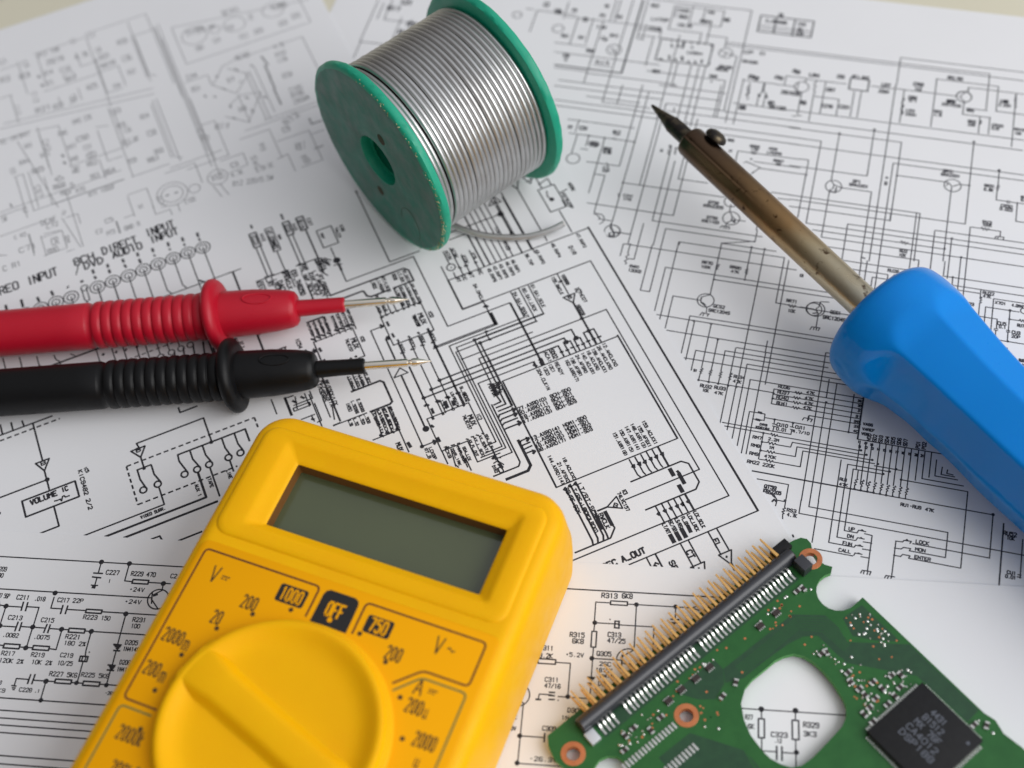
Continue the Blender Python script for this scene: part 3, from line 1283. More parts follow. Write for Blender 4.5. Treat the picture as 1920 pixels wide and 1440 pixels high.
DATA['M'] = '''
D 26 -259,1382 5
D 26 -486,1012 13
T -502,1186 40 12 -90 RF
T -398,1192 46 14 -90 X26
T -426,1175 71 14 -90 74LCX
L 36 -825,1263 -791,1263
L 36 -791,1356 -825,1356
L 26 -815,1283 -800,1283 -800,1337 -815,1337 -815,1283
L 26 -746,1197 -711,1197
L 26 -711,1353 -746,1353
L 36 -655,1264 -623,1264
L 36 -623,1353 -655,1353
L 26 -647,1286 -634,1286 -634,1335 -647,1335 -647,1286
L 36 -585,1265 -551,1265
L 36 -551,1352 -585,1352
L 80 -800,1412 -799,1388
L 80 -644,1413 -643,1373
T -769,1310 54 15 -90 X42
T -607,1303 49 15 -90 X43
T -530,1301 53 15 -90 C37
T -730,1274 134 20 -90 AT_CONNEC
T -570,1305 62 17 -90 BIN
L 50 -693,1289 -693,1261
L 26 -575,979 -554,943
T -867,1011 88 19 -90 ES17C
T -696,966 166 22 -90 ES1_TH8250
T -820,1034 72 21 -90 L_RT
T -794,1014 116 19 -90 A_LRCK
T -774,973 87 22 -90 DACM
T -735,1035 62 25 -90 SPRT
T -740,977 68 19 -90 VCLK
T -656,1019 111 16 -90 DIN_SR
T -638,1042 46 20 -90 RXP
T -565,1022 81 33 -90 SDATA
T -529,1033 42 18 -46 RC
L 50 -545,1033 -527,1000
T -653,924 128 18 -90 LT_RCK7
T -628,925 152 18 -90 AXR_SCK2
T -607,917 165 18 -90 LT_RSCKM
T -588,890 151 18 -90 RT/RSCKL
L 26 -606,943 -582,839
L 26 -508,989 -471,981
L 50 -485,988 -485,945
L 38 -213,824 -195,804
L 42 -408,733 -426,746 -430,775 -436,782
T -374,794 55 16 -90 L1RCK
T -347,776 89 14 -90 L1/RSDK
T -321,770 100 14 -90 RT/LSCK
T -269,794 40 16 -90 RDB
T -242,779 67 14 -90 LT_SCK
T -217,774 80 15 -90 RT_DATA
T -385,708 46 12 -90 RCK
T -288,670 119 11 -90 L1/RCK/ACK
T -264,665 120 11 -90 RT/RSD/LCK
T -237,663 119 11 -90 L2/SCK/DCK
T -212,658 121 13 -90 RT_BCK_DCR
L 26 -330,665 -330,605
T -402,646 51 12 -90 LRCK
T -377,638 42 11 -90 SDK
L 90 -410,597 -396,596
L 90 -384,600 -373,600
L 90 -354,598 -346,598
L 90 -329,599 -321,599
L 90 -296,598 -288,599
L 70 -279,601 -265,601
L 70 -251,601 -242,601
L 70 -227,597 -216,597
L 26 -408,632 -394,632
L 26 -376,630 -363,627
L 26 -296,627 -284,625
L 26 -270,632 -256,631
T -237,508 69 22 -90 MUX
T -265,509 77 14 -90 74LVC157
T -192,514 40 16 -90 IC52
L 90 -392,564 -391,535
L 90 -393,490 -391,465
L 80 -382,447 -380,429
L 80 -331,443 -325,430
L 80 -284,445 -278,432
L 100 -235,445 -233,427
L 50 -426,559 -416,547 -429,543
L 50 -428,469 -418,482 -416,464
L 26 -468,254 -426,294 -401,254
D 26 -433,-60 11
D 26 -480,-137 7
L 50 -426,-130 -416,-138 -428,-148
D 26 -238,334 7
D 26 -287,153 7
D 26 -338,123 7
D 26 -385,95 7
T -378,393 43 13 -90 B1CK
T -327,395 53 13 -90 B2CK
T -277,396 44 13 -90 B3CK
T -229,394 64 14 -90 B4DCK
L 40 -394,367 -378,366
L 40 -345,367 -328,364
L 40 -296,368 -281,364
L 40 -247,361 -231,360
L 34 357,153 357,99
L 34 308,123 309,97
L 26 135,63 131,34
L 26 -137,-331 -195,-331
L 26 -180,-252 -235,-252
D 26 -63,290 7
D 26 -46,264 7
L 26 -1,311 -1,258
L 60 -4,311 6,315 7,304
L 60 1,269 4,257 9,267
T -68,1 60 20 -90 DSP7A
T -53,9 51 20 -90 AEC2
T -92,2 76 17 -90 PCM/DR
L 60 -125,-390 -138,-407
L 34 -87,-33 -82,-71 -117,-73
L 34 -67,-91 -113,-91
L 34 -114,-131 -121,-142
L 34 -112,-156 -121,-163
L 34 -111,-180 -121,-186
L 34 -110,-209 -119,-210
L 55 -90,-424 -110,-444
L 32 -42,-293 -79,-294 -86,-300
L 32 -47,-317 -81,-318 -89,-324
L 32 -47,-337 -82,-339 -89,-344
L 32 -47,-362 -84,-361 -91,-366
L 50 -51,-124 -41,-133 -52,-143
L 50 -53,-149 -44,-158 -55,-167
L 50 -54,-196 -45,-209 -58,-216
L 50 -55,-290 -45,-297 -57,-307
L 50 -56,-360 -46,-368 -57,-375
T 96,-140 253 17 0 27.AXR0(0) 8CH-SD0
T 92,-163 258 17 0 20.AXR0(1) 8CH-SD1
T 93,-187 253 17 0 18.AXR0(2) 8CH-SD2
T 93,-209 255 17 0 17.AXR0(3) 8CH-SD3
T 94,-303 262 17 0 13.AXR0(4) HDMI-SD0
T 94,-326 266 17 0 12.AXR0(5) HDMI-SD1
T 96,-348 262 17 0 16.AXR0(6) HDMI-SD2
T 94,-370 260 16 0 38.AXR0(7) HDMI-SD3
T 456,-49 141 14 -90 12.AHCLKX0
T 428,-54 142 14 -90 26.AHCLKR0
T 400,-59 146 14 -90 158.AHCLKX1
T 375,-44 118 14 -90 18.ACLKR0
T 348,-51 131 14 -90 140.ACLKR1
T 321,-40 108 14 -90 24.AFSR0
T 293,-45 113 14 -90 138.AFSR1
T 268,-56 132 14 -90 162.AXR0(7)
T 221,-20 77 15 -90 READY
T 192,-4 51 14 -90 I2C1
T 164,-7 51 14 -90 I2C0
T 134,-43 124 14 -90 204.CLKIN
T 438,-492 132 14 -90 153.ACLKX1
T 409,-500 119 14 -90 155.AFSX1
T 387,-488 139 14 -90 148.AXR1(3)
T 359,-487 134 14 -90 147.AXR1(4)
T 330,-489 128 14 -90 150.AXR1(5)
T 299,-492 130 14 -90 151.AXR1(8)
T -1,-492 160 14 -90 144.AXR0(14)
T 23,-515 108 14 -90 21.AFSX0
T 52,-508 122 13 -90 18.ACLKX0
T 201,60 61 16 -90 ACAI
T 230,63 55 19 -90 SDO2
L 45 132,63 132,33
L 45 164,70 158,30
L 50 158,60 169,64 169,48
L 50 156,44 168,46 168,32
L 50 125,47 136,35
L 32 309,99 296,102
L 32 309,99 327,97
D 26 308,98 9
L 32 358,99 345,97
L 32 358,99 374,94
D 26 358,99 9
L 32 425,112 399,111
L 32 425,112 450,112
D 26 426,112 7
L 40 261,58 274,57
L 40 287,56 301,56
L 40 313,60 329,57
L 40 340,57 353,58
L 40 365,55 380,57
L 40 391,60 407,60
L 40 419,60 434,60
L 40 445,60 462,60
L 60 495,-678 519,-701
L 60 519,-799 491,-825
L 28 301,-659 307,-673
L 28 328,-658 332,-672
L 28 356,-658 360,-672
L 28 383,-658 387,-672
L 28 410,-657 413,-671
L 45 297,-613 304,-622 308,-608
L 45 325,-612 331,-623 336,-608
L 45 349,-615 357,-622 361,-609
L 45 380,-611 385,-620 390,-607
L 45 405,-611 411,-621 416,-607
L 45 433,-610 440,-619 444,-606
L 150 436,-689 436,-729
L 140 460,-726 460,-782
L 100 459,-712 464,-731
L 150 435,-776 435,-815
L 45 295,-861 300,-870 303,-859
L 45 324,-859 330,-868 333,-858
L 45 352,-859 357,-869 360,-858
L 45 380,-860 385,-870 389,-859
L 45 404,-861 409,-872 412,-859
L 45 430,-861 437,-870 440,-859
T 298,-939 52 15 -90 LT/RT
L 150 299,-969 299,-1011
T 327,-939 53 15 -90 SC/SB
L 150 326,-969 326,-1012
T 355,-937 47 15 -90 LS/RS
L 150 353,-963 353,-1010
T 382,-939 44 14 -90 FL_OD
L 130 383,-962 381,-997
T 410,-960 89 14 -90 LCK_LRCK
T 439,-958 84 15 -90 LCK_SCLK
L 28 120,-745 176,-716
L 28 176,-778 120,-745
T 156,-752 21 17 -41 B
L 36 120,-745 77,-745
T 217,-711 25 16 -90 IC3
T 192,-750 98 14 -90 74LVC157
L 34 -1,-861 -5,-877
L 34 24,-860 17,-879
L 34 50,-859 41,-880
L 34 65,-857 63,-878
L 60 72,-882 108,-846 105,-832
T 2,-657 134 16 -90 SB/RF-SCK
T 30,-674 171 16 -90 LT/RF-LRCK
T 61,-682 180 16 -90 LT/RT-SCK
T 29,-737 63 16 -90 OCK2
T 32,-801 67 13 -90 LRCKO
L 130 65,-763 55,-831
T 82,-799 80 17 -90 RWCLK
L 50 -9,-591 0,-602
L 50 15,-586 26,-594
L 50 41,-585 50,-596
T 123,-990 109 26 0 A_OUT
T 17,-989 67 25 0 REC
L 28 166,-1024 166,-1074
T 185,-1073 19 24 -50 F
T 250,-1102 51 22 -90 SR
T 335,-1085 41 23 -90 CT
L 28 370,-1138 347,-1189 308,-1138
T 337,-1154 15 16 -25 +
T 455,-1084 42 22 -90 FL
L 28 435,-1136 493,-1136 462,-1195 435,-1136
T 461,-1156 15 22 -35 +
L 50 463,-1194 464,-1228
D 26 329,930 12
L 26 322,788 330,811 342,782
L 26 632,831 632,879
L 26 521,1064 574,1077
L 26 569,1021 624,1039 624,988
D 26 589,905 9
L 26 588,966 578,933 589,905
L 26 642,927 682,932
T 708,936 59 16 -90 WORK
T 654,864 111 16 -90 M27625P
L 26 297,1003 340,1051 362,1002
T 332,1014 27 15 13 B
D 26 328,931 5
L 26 446,1089 495,1104 465,1041 446,1089
L 26 518,1098 573,1098 536,1044 518,1098
T 277,845 45 14 -90 IC8
T 281,740 68 16 -90 1K123
T 8,804 64 14 -90 ACOK
T 39,804 67 14 -90 AC3K
T 72,750 66 14 -90 JCOK
T 116,747 60 14 -90 JC5L
O 26 -7,730 20
T -7,729 13 17 0 +
L 26 -8,695 -9,662
L 50 26,715 33,704
D 26 61,657 8
L 50 54,709 67,706
L 50 105,706 114,705
T -3,645 30 16 -90 RT
T 27,643 33 16 -90 DC
T 62,636 26 16 -90 T
T 107,642 32 16 -90 DC
T 150,602 90 14 -90 45.RXP6
T 179,603 90 14 -90 42.RXP7
T 209,601 91 14 -90 43.RXP5
T 242,601 91 14 -90 46.RXP3
T 271,602 87 14 -90 48.RXP1
T 344,610 78 14 -90 36.TXP
T 396,604 96 14 -90 43.RXP0
T 480,606 96 14 -90 46.RXP4
T 550,571 57 18 -90 DIR
T 611,608 95 14 -90 47.RXP2
T 55,531 118 14 -90 34.OMCLK
L 26 55,472 55,415
L 50 46,444 57,449 63,439
T 204,381 163 15 -90 54.SAI_SDOUT
T 252,391 148 15 -90 60.SAI_LRCK
T 296,395 144 15 -90 61.SAI_SCLK
T 401,410 114 15 -90 155.BWCLK
T 449,426 67 15 -90 100BBBB
L 50 417,425 432,427
L 32 397,334 456,334 427,287 397,334
T 426,326 19 21 0 B
T 476,347 28 22 -90 IC
T 480,302 74 15 -90 7HC07
T 441,235 69 15 -90 1R0000R
D 26 426,188 7
D 26 424,110 7
T -233,-105 59 21 -90 MUX
T -257,-105 80 14 -90 74LVC157
T -198,-102 36 15 -90 IC2
L 100 -387,-13 -385,-29
L 100 -339,-13 -336,-25
T -288,-16 18 13 -55 D
L 90 -241,-11 -236,-23
L 90 -406,-51 -399,-67
L 100 -402,-122 -401,-148
L 100 -373,29 -374,0
T -318,22 52 13 -90 L5CK
L 140 -306,39 -308,1
L 120 -274,27 -276,-1
T -262,30 82 11 -90 L5/SDATA
L 36 -233,43 -233,-15
T -213,38 85 12 -90 SL_SBCKO
T -213,17 49 17 -90 SCK2
L 50 -396,53 -386,58 -379,49
L 50 -342,51 -334,56 -328,46
L 50 -295,53 -287,57 -280,47
L 50 -245,54 -236,58 -230,50
T -470,-180 56 13 -90 RT_B
T -450,-189 67 13 -90 LCKBP
T -389,-212 65 12 -90 RCKB
T -364,-243 107 11 -90 IMXR_1RK
T -339,-242 106 11 -90 IMXR_SCK
T -317,-254 77 12 -90 SDA_LCK
T -280,-239 93 12 -90 AX_FL_OUT
T -256,-243 105 12 -90 AX_L_SCK
T -232,-240 98 12 -90 AX_SDATA
T -207,-236 75 13 -90 SDA_BLK
L 60 -391,-187 -373,-189
L 60 -365,-187 -347,-189
L 60 -337,-190 -324,-190
L 60 -293,-183 -283,-191
L 60 -270,-183 -256,-187
L 60 -246,-183 -236,-191
L 60 -221,-186 -211,-194
L 26 -371,-202 -383,-292
L 26 -382,-283 -374,-302
L 50 -226,-325 -215,-319 -212,-334
L 26 -204,-330 -191,-335
T -235,-377 39 13 -90 D1R2
L 26 -223,-404 -206,-404 -206,-378 -223,-378 -223,-404
L 120 -211,-358 -204,-385
L 26 -230,-348 -210,-343 -193,-372
L 42 -531,267 -519,253
L 42 -519,138 -533,130
T -653,308 81 12 -90 LT/SDATA
T -628,306 62 13 -90 LT/DCK
T -606,305 62 13 -90 LT/SCK
T -578,307 65 13 -90 RT_BCK
T -704,194 49 15 -90 IN50
T -680,182 73 13 -90 L.50DB6
T -654,180 75 13 -90 E.50DB3
L 36 -767,133 -798,132
T -616,85 81 12 -90 L1/SDATA
T -590,77 89 12 -90 L2/LSDCK
T -565,69 96 12 -90 RT/R_SCK
T -539,63 109 12 -90 RF/M_SDCK
T -614,57 119 12 -90 L1/SDATA
T -592,58 133 12 -90 L1/SDOCK
T -567,59 129 12 -90 RT/LSDCK
T -542,56 129 12 -90 RT/SCKDR
L 26 -605,123 -621,-3
L 50 -628,-3 -615,-15
L 50 -600,-3 -588,-12
L 50 -575,-6 -566,-17
L 50 -553,-4 -540,-16
T -570,-96 47 20 -90 MUX
L 120 -530,-90 -526,-120
T -725,111 31 13 -90 L.50
T -701,106 41 13 -90 L.52
T -673,104 51 13 -90 L.50D
T -650,103 57 13 -90 L.50B
T -566,512 65 22 -90 MUX
T -594,514 78 14 -90 74LVC157
T -526,520 35 14 -90 IC52
L 100 -725,560 -722,535
L 100 -726,489 -723,471
L 90 -613,444 -609,436
L 90 -589,444 -583,436
T -728,673 76 12 -90 LT_RCK
T -702,667 82 12 -90 L1_DCK
T -676,670 79 12 -90 LT_SCK
T -651,673 93 12 -90 RT_BCK2
T -614,663 89 12 -90 RT/RSD
T -587,664 89 12 -90 L2/SCK
T -563,662 94 12 -90 RT/LCK
T -537,667 87 12 -90 RF_DCK
L 45 -742,624 -727,610
L 45 -717,626 -702,612
L 45 -693,625 -680,615
L 45 -665,625 -653,613
L 45 -627,625 -615,612
L 45 -603,623 -588,613
L 45 -576,624 -563,614
L 45 -551,623 -539,611
T -802,625 62 17 -90 IC54
T -790,568 23 15 -90 R
L 26 -988,1170 -963,1169
L 26 -846,570 -741,551
L 50 -751,563 -742,549 -755,544
L 60 -867,629 -871,607
L 26 -913,630 -911,609
T -789,326 119 17 -90 LT/KSDARS
T -770,306 157 15 -90 RC/5SDATA
T -752,302 150 14 -90 RF/ESCK/LCK
L 26 -771,228 -784,160
L 26 -946,363 -912,361
L 26 -907,352 -918,285
L 90 -925,337 -910,317
L 90 -884,341 -871,325
L 26 -857,279 -857,296
L 26 -934,296 -934,279
L 26 -838,352 -838,310
L 26 -838,181 -858,179
L 26 -871,227 -868,190
L 90 -877,208 -865,198
O 24 -1054,1379 35
O 24 -1054,1379 19
O 24 -1130,1380 35
O 24 -1130,1380 19
O 24 -1205,1379 35
O 24 -1205,1379 19
O 24 -1281,1377 36
O 24 -1281,1377 19
O 24 -1356,1374 36
O 24 -1356,1374 19
O 24 -1431,1371 36
O 24 -1431,1371 19
O 24 -1509,1371 36
O 24 -1509,1371 19
O 24 -1586,1370 36
O 24 -1586,1370 19
O 24 -1717,1366 36
O 24 -1717,1366 19
O 24 -1791,1368 36
O 24 -1791,1368 19
O 24 -1867,1365 36
O 24 -1867,1365 19
O 24 -1940,1365 36
O 24 -1940,1365 19
O 24 -2016,1365 36
O 24 -2089,1363 36
L 24 -1355,1192 -1343,1169
L 24 -1281,1199 -1267,1171
L 24 -1205,1198 -1192,1172
L 24 -1054,1159 -1043,1147
L 24 -1792,1370 -1792,1310
L 40 -1125,1191 -1102,1165
L 100 -1584,1487 -1583,1460
L 90 -1584,1442 -1581,1422
L 100 -1509,1488 -1510,1465
L 100 -1510,1451 -1510,1427
L 100 -1434,1486 -1432,1462
L 90 -1434,1448 -1429,1425
L 100 -1358,1493 -1358,1468
L 100 -1359,1449 -1357,1420
L 100 -1284,1487 -1283,1461
L 80 -1286,1444 -1282,1431
L 100 -1204,1489 -1205,1462
L 80 -1206,1447 -1205,1435
L 100 -1132,1488 -1131,1461
L 80 -1133,1446 -1132,1430
L 100 -1056,1484 -1056,1455
L 80 -1057,1444 -1055,1427
L 120 -1648,1444 -1647,1431
L 120 -1720,1437 -1716,1431
L 100 -1798,1447 -1794,1415
L 100 -1868,1440 -1864,1408
L 100 -1943,1460 -1943,1411
L 100 -2019,1461 -2019,1415
O 24 -1645,1393 17
L 24 -1660,1320 -1653,1308 -1637,1311
L 24 -1653,1308 -1650,1284
T -2034,1558 199 48 0 STEREO
T -1819,1557 153 51 0 INPUT
T -1608,1571 106 45 0 8CH
T -1427,1578 179 47 0 DIRECT
T -1217,1593 149 49 0 INPUT
L 24 -1664,1492 -1641,1545
T -1570,1526 101 42 0 DVD
T -1400,1530 154 42 0 AUDIO
T -1210,1540 146 43 0 INPUT
L 24 -2018,1032 -1999,1010
L 24 -1942,1093 -1942,1037 -1924,1015
L 24 -1866,1064 -1862,1034 -1845,1012
L 24 -1792,1035 -1775,1017
L 24 -1924,1015 -1890,999 -1886,970
L 24 -1851,1008 -1841,982 -1842,955
L 24 -1941,1010 -1935,986
L 110 -1836,970 -1826,967
L 110 -1656,969 -1648,962
L 110 -1597,955 -1589,949
L 110 -1551,947 -1545,942
L 110 -1499,942 -1491,936
d 24 -1657,886 -1336,886
L 24 -1313,895 -1313,852
O 24 -1507,835 15
O 24 -1456,833 15
O 24 -1408,833 15
O 24 -1356,836 15
O 24 -1310,838 15
O 24 -1265,839 15
L 34 -1445,830 -1445,787
L 34 -1396,831 -1404,773
L 34 -1344,833 -1353,762
L 34 -1299,836 -1314,750
L 34 -1253,835 -1266,741
L 34 -1206,830 -1222,734
T -1063,751 71 16 -90 AUX/S
T -1046,730 49 16 -90 E1
L 60 -1172,778 -1172,722
L 34 -953,770 -952,753
L 34 -2004,515 -2037,461 -2066,515
T -2034,503 26 19 0 B
D 34 -2035,411 8
T -2069,327 122 25 0 VOLUME
T -1974,330 31 22 0 IC
L 30 -2028,290 -2014,288 -2003,289 -1999,277 -1991,297 -1984,299 -1979,289 -1962,289
T -1891,289 218 17 -90 KIC9482 2/2
T -1864,386 33 13 -76 IC5
L 34 -1621,391 -1627,422
D 34 -1319,284 7
L 34 -1595,393 -1627,344 -1660,393
T -1628,386 25 20 0 B
D 34 -1627,282 6
L 34 -1657,287 -1657,235 -1644,182
O 34 -1657,177 15
L 34 -1594,285 -1594,234 -1577,183
O 34 -1592,178 15
d 34 -1697,325 -1107,325 -1107,260
d 34 -1697,325 -1697,116 -1247,116
L 34 -1473,285 -1476,250 -1457,183
O 34 -1471,176 15
L 34 -1418,281 -1418,235 -1400,182
O 34 -1414,176 15
L 34 -1360,283 -1360,232 -1346,185
O 34 -1359,177 15
L 34 -1271,280 -1271,229 -1259,180
O 34 -1271,175 15
L 34 -1213,280 -1213,225 -1201,180
O 34 -1216,175 15
L 34 -1270,157 -1270,98
T -1438,73 66 14 -90 AUX 1
T -1378,85 50 14 -90 TAPE
T -1291,92 49 14 -90 LINE
T -1646,49 112 14 0 VIDEO SURR.
L 34 -1685,-72 -1648,-73 -1643,-100
L 34 -1406,525 -1406,496
L 34 -2173,789 -2173,733
L 34 -2125,779 -2125,730
L 34 -2077,766 -2074,731
d 34 -2193,703 -1915,703
L 50 -2270,336 -2260,333
T -267,505 63 15 -90 LVC157
L 40 675,-1023 675,668
L 26 675,-1023 675,663
L 26 600,-910 600,476
L 26 547,-746 547,186
L 26 -48,663 675,663
L 26 -110,-910 600,-910
L 26 -477,-137 -477,547
L 34 -385,95 267,95
L 26 -46,476 600,476
L 34 -338,123 308,123
L 34 -287,153 357,153
L 26 -84,186 547,186
L 36 532,-570 532,33
L 34 -34,-570 -34,27
L 26 89,-1023 675,-1023
L 26 -153,-298 -153,287
L 26 -34,27 532,27
L 26 -34,-570 530,-570
L 26 -180,-252 -180,309
L 26 -165,-285 -165,264
L 42 -963,630 -963,1169
L 26 -259,890 -259,1382
L 26 -146,415 -146,869
L 46 -1864,24 -1415,24
L 26 -153,287 279,287
L 24 -1343,1169 -921,1169
L 26 384,634 384,1055
L 46 -1791,-16 -1376,-16
L 26 -165,264 232,264
L 26 -137,-331 -137,63
L 40 -1999,1010 -1625,1010
L 26 -180,309 191,309
L 38 -583,824 -213,824
L 26 283,666 283,1034
L 26 465,677 465,1041
L 26 254,665 254,1028
L 36 379,665 379,1026
L 26 225,664 225,1023
L 45 164,53 164,411
L 32 -1946,68 -1591,68
L 26 197,664 197,1017
L 26 -157,216 192,216
L 36 166,664 166,1013
L 26 203,-746 547,-746
L 34 -63,290 281,290
L 26 -486,871 -146,871
L 26 -251,326 65,326
L 36 -434,-61 -434,250
L 38 -1473,285 -1162,285
L 34 -1627,422 -1317,422
L 26 -145,415 164,415
L 26 -334,123 -334,427
L 26 -238,334 63,334
L 26 -43,-111 -43,174
L 34 -46,264 235,264
L 34 24,-860 24,-580
L 34 50,-859 50,-579
L 34 -1,-861 -1,-585
L 26 -288,154 -288,426
L 26 -137,63 135,63
L 36 330,659 330,930
L 34 -63,36 -63,290
L 36 -763,141 -763,395
L 34 -2188,732 -1945,732
L 38 -2160,266 -1923,266
L 38 -2160,351 -1923,351
L 60 259,-678 495,-678
L 60 257,-825 491,-825
L 34 -46,33 -46,264
L 34 -2263,411 -2035,411
L 36 137,664 137,887
L 24 -1054,1159 -1054,1382
L 34 -2034,517 -2034,732
L 26 232,264 232,472
L 24 -1431,1174 -1431,1374
L 26 -631,1060 -631,1258
L 26 -409,424 -211,424
L 26 -409,602 -211,602
L 42 -237,135 -237,333
L 26 339,931 339,1129
L 26 -411,-14 -213,-14
L 24 -1130,1191 -1130,1385
L 36 -563,1065 -563,1257
L 26 -818,1068 -818,1258
L 26 -653,1073 -653,1263
L 26 -738,601 -548,601
L 26 -846,148 -846,336
L 40 -48,476 -48,663
L 36 -385,95 -385,281
L 24 -1205,1198 -1205,1384
L 26 -795,1072 -795,1257
L 30 -1509,1190 -1509,1375
L 24 -1355,1192 -1355,1377
L 26 279,287 279,470
L 26 -411,-196 -411,-14
L 24 -1281,1199 -1281,1381
L 26 -213,-196 -213,-15
L 26 -211,424 -211,602
L 26 -409,424 -409,602
L 26 29,663 29,841
L 60 -125,-390 -125,-214
L 26 153,930 329,930
L 26 -548,426 -548,601
L 26 191,309 191,470
L 26 -878,1060 -718,1060
L 26 339,772 339,931
L 26 637,833 637,990
L 26 552,833 552,990
L 26 -711,1197 -711,1353
L 26 -746,1197 -746,1353
L 34 -1360,5 -1360,161
L 26 -259,890 -108,890
L 42 -237,-15 -237,135
L 26 593,675 593,824
L 60 -125,-214 -125,-66
L 30 -1585,1227 -1585,1375
L 26 -84,41 -84,186
L 26 -216,591 -216,733
L 26 -486,871 -486,1012
L 26 -242,590 -242,731
L 26 -297,592 -297,732
L 26 -338,-17 -338,123
L 55 -90,-424 -90,-286
L 34 -1317,284 -1317,422
L 42 -668,267 -531,267
L 46 -1415,24 -1415,161
L 26 108,651 108,787
L 26 -547,-14 -547,122
L 26 -271,594 -271,727
L 26 -574,-11 -574,121
L 26 428,344 428,474
L 24 -1557,849 -1557,978
L 26 -731,1068 -731,1194
L 26 -534,588 -534,714
L 26 -767,131 -642,131
L 26 -650,595 -650,720
L 36 -429,349 -429,473
L 26 -542,-138 -542,-14
L 24 -1676,884 -1676,1007
L 26 -664,-14 -542,-14
L 26 -411,-196 -290,-196
L 26 -676,597 -676,718
L 26 -557,590 -557,711
L 34 65,-857 65,-738
L 26 -338,-318 -338,-199
L 26 -726,596 -726,715
L 26 -701,598 -701,717
L 60 -256,-407 -138,-407
L 28 319,-1145 319,-1027
L 26 -290,-312 -290,-194
L 30 -738,483 -738,601
L 26 -583,591 -583,709
L 24 -2091,1037 -2091,1155
L 26 -443,1113 -443,1230
L 26 -519,1113 -519,1230
L 24 -1607,864 -1607,981
L 26 -269,-298 -153,-298
L 26 -385,-20 -385,95
L 42 -519,138 -519,253
L 26 -610,593 -610,708
L 28 355,-1140 355,-1026
L 28 445,-1139 445,-1025
L 28 484,-1138 484,-1024
L 26 -676,1066 -564,1066
L 26 -718,948 -718,1060
L 34 -47,-112 -47,0
L 26 62,660 62,772
L 26 -287,45 -287,153
L 24 -1499,856 -1499,964
L 26 -797,179 -797,286
L 42 -542,782 -436,782
L 26 -290,-312 -185,-312
L 34 -2036,160 -2036,265
L 40 -48,476 56,476
L 34 -2037,358 -2037,461
L 36 -1580,-129 -1477,-129
L 38 -297,734 -195,734
L 55 -211,-444 -110,-444
L 40 438,-674 438,-573
L 50 -951,265 -951,366
L 26 -838,181 -838,280
L 60 519,-799 519,-701
L 42 427,189 427,287
L 36 -385,332 -385,428
L 42 -237,333 -237,429
L 26 -849,956 -849,1051
L 42 -408,733 -314,733
L 36 -791,1263 -791,1356
L 36 -825,1263 -825,1356
L 42 -626,130 -533,130
L 34 -1181,732 -1181,825
L 34 -566,973 -566,1065
L 34 -662,837 -662,929
L 26 -48,663 -48,755
L 32 -1591,68 -1591,160
L 26 62,930 153,930
L 26 46,890 137,890
L 24 -2018,1032 -2018,1123
L 36 -623,1264 -623,1353
L 36 -655,1264 -655,1353
L 26 -927,310 -838,310
L 36 -551,1265 -551,1352
L 36 -585,1265 -585,1352
L 34 -209,-353 -209,-266
L 24 -1130,1104 -1130,1191
L 40 439,-912 439,-826
L 24 -1458,851 -1458,937
L 34 -2122,160 -2036,160
L 26 -488,1013 -488,1098
L 26 552,833 637,833
L 26 552,990 637,990
L 26 574,992 574,1077
L 34 -947,633 -862,633
L 26 -1010,299 -1010,384
L 38 -1923,266 -1923,351
L 38 -2160,266 -2160,351
L 28 383,-658 383,-574
L 28 410,-657 410,-573
L 26 -658,268 -658,352
L 60 -89,-882 -6,-882
L 36 54,332 54,415
L 28 301,-659 301,-577
L 28 328,-658 328,-576
L 28 356,-658 356,-576
L 28 387,-910 387,-828
L 28 413,-910 413,-828
L 26 -7,754 -7,836
L 28 303,-909 303,-828
L 28 331,-909 331,-828
L 26 -633,269 -633,350
L 26 -607,270 -607,351
L 40 -732,721 -651,721
L 24 -1637,1311 -1637,1392
L 26 -245,-285 -165,-285
L 40 425,32 425,112
L 32 450,32 450,112
L 28 359,-909 359,-829
L 32 399,32 399,111
L 42 427,110 427,189
L 34 -1406,496 -1327,496
L 60 -6,-882 72,-882
L 24 -1716,1290 -1716,1368
L 26 -934,279 -857,279
L 26 -934,296 -857,296
L 24 -1660,1320 -1660,1397
L 26 -519,1113 -443,1113
L 26 -519,1230 -443,1230
L 42 427,34 427,110
L 26 -585,271 -585,347
L 34 -67,-91 -67,-16
L 32 296,27 296,102
L 26 -863,275 -863,350
L 24 -1407,851 -1407,926
L 26 -324,-20 -324,54
L 130 103,-832 103,-759
L 120 61,328 61,401
L 26 -620,426 -548,426
L 34 -114,-131 -43,-131
L 38 -195,734 -195,804
L 26 -410,-266 -410,-196
L 26 -405,604 -405,673
L 32 345,28 345,97
L 32 327,29 327,97
L 26 -330,-339 -330,-271
L 38 -1162,217 -1162,285
L 26 -468,254 -401,254
L 160 -84,-33 -84,34
L 34 -112,-156 -45,-156
L 34 206,-1094 206,-1027
L 26 -356,604 -356,670
L 26 -288,-16 -288,50
L 26 297,1002 362,1002
L 34 -1660,393 -1595,393
L 26 -480,-137 -416,-137
L 34 -111,-112 -47,-112
L 26 -381,606 -381,669
L 34 267,32 267,95
L 34 -111,-180 -48,-180
L 34 -110,-209 -47,-209
L 32 374,31 374,94
L 26 -919,224 -856,224
L 34 -1657,287 -1594,287
L 28 176,-778 176,-716
L 28 308,-1138 370,-1138
L 34 -2066,515 -2004,515
L 34 -1627,282 -1627,344
L 26 -477,547 -416,547
L 36 330,930 330,991
L 24 -1362,851 -1362,912
'''
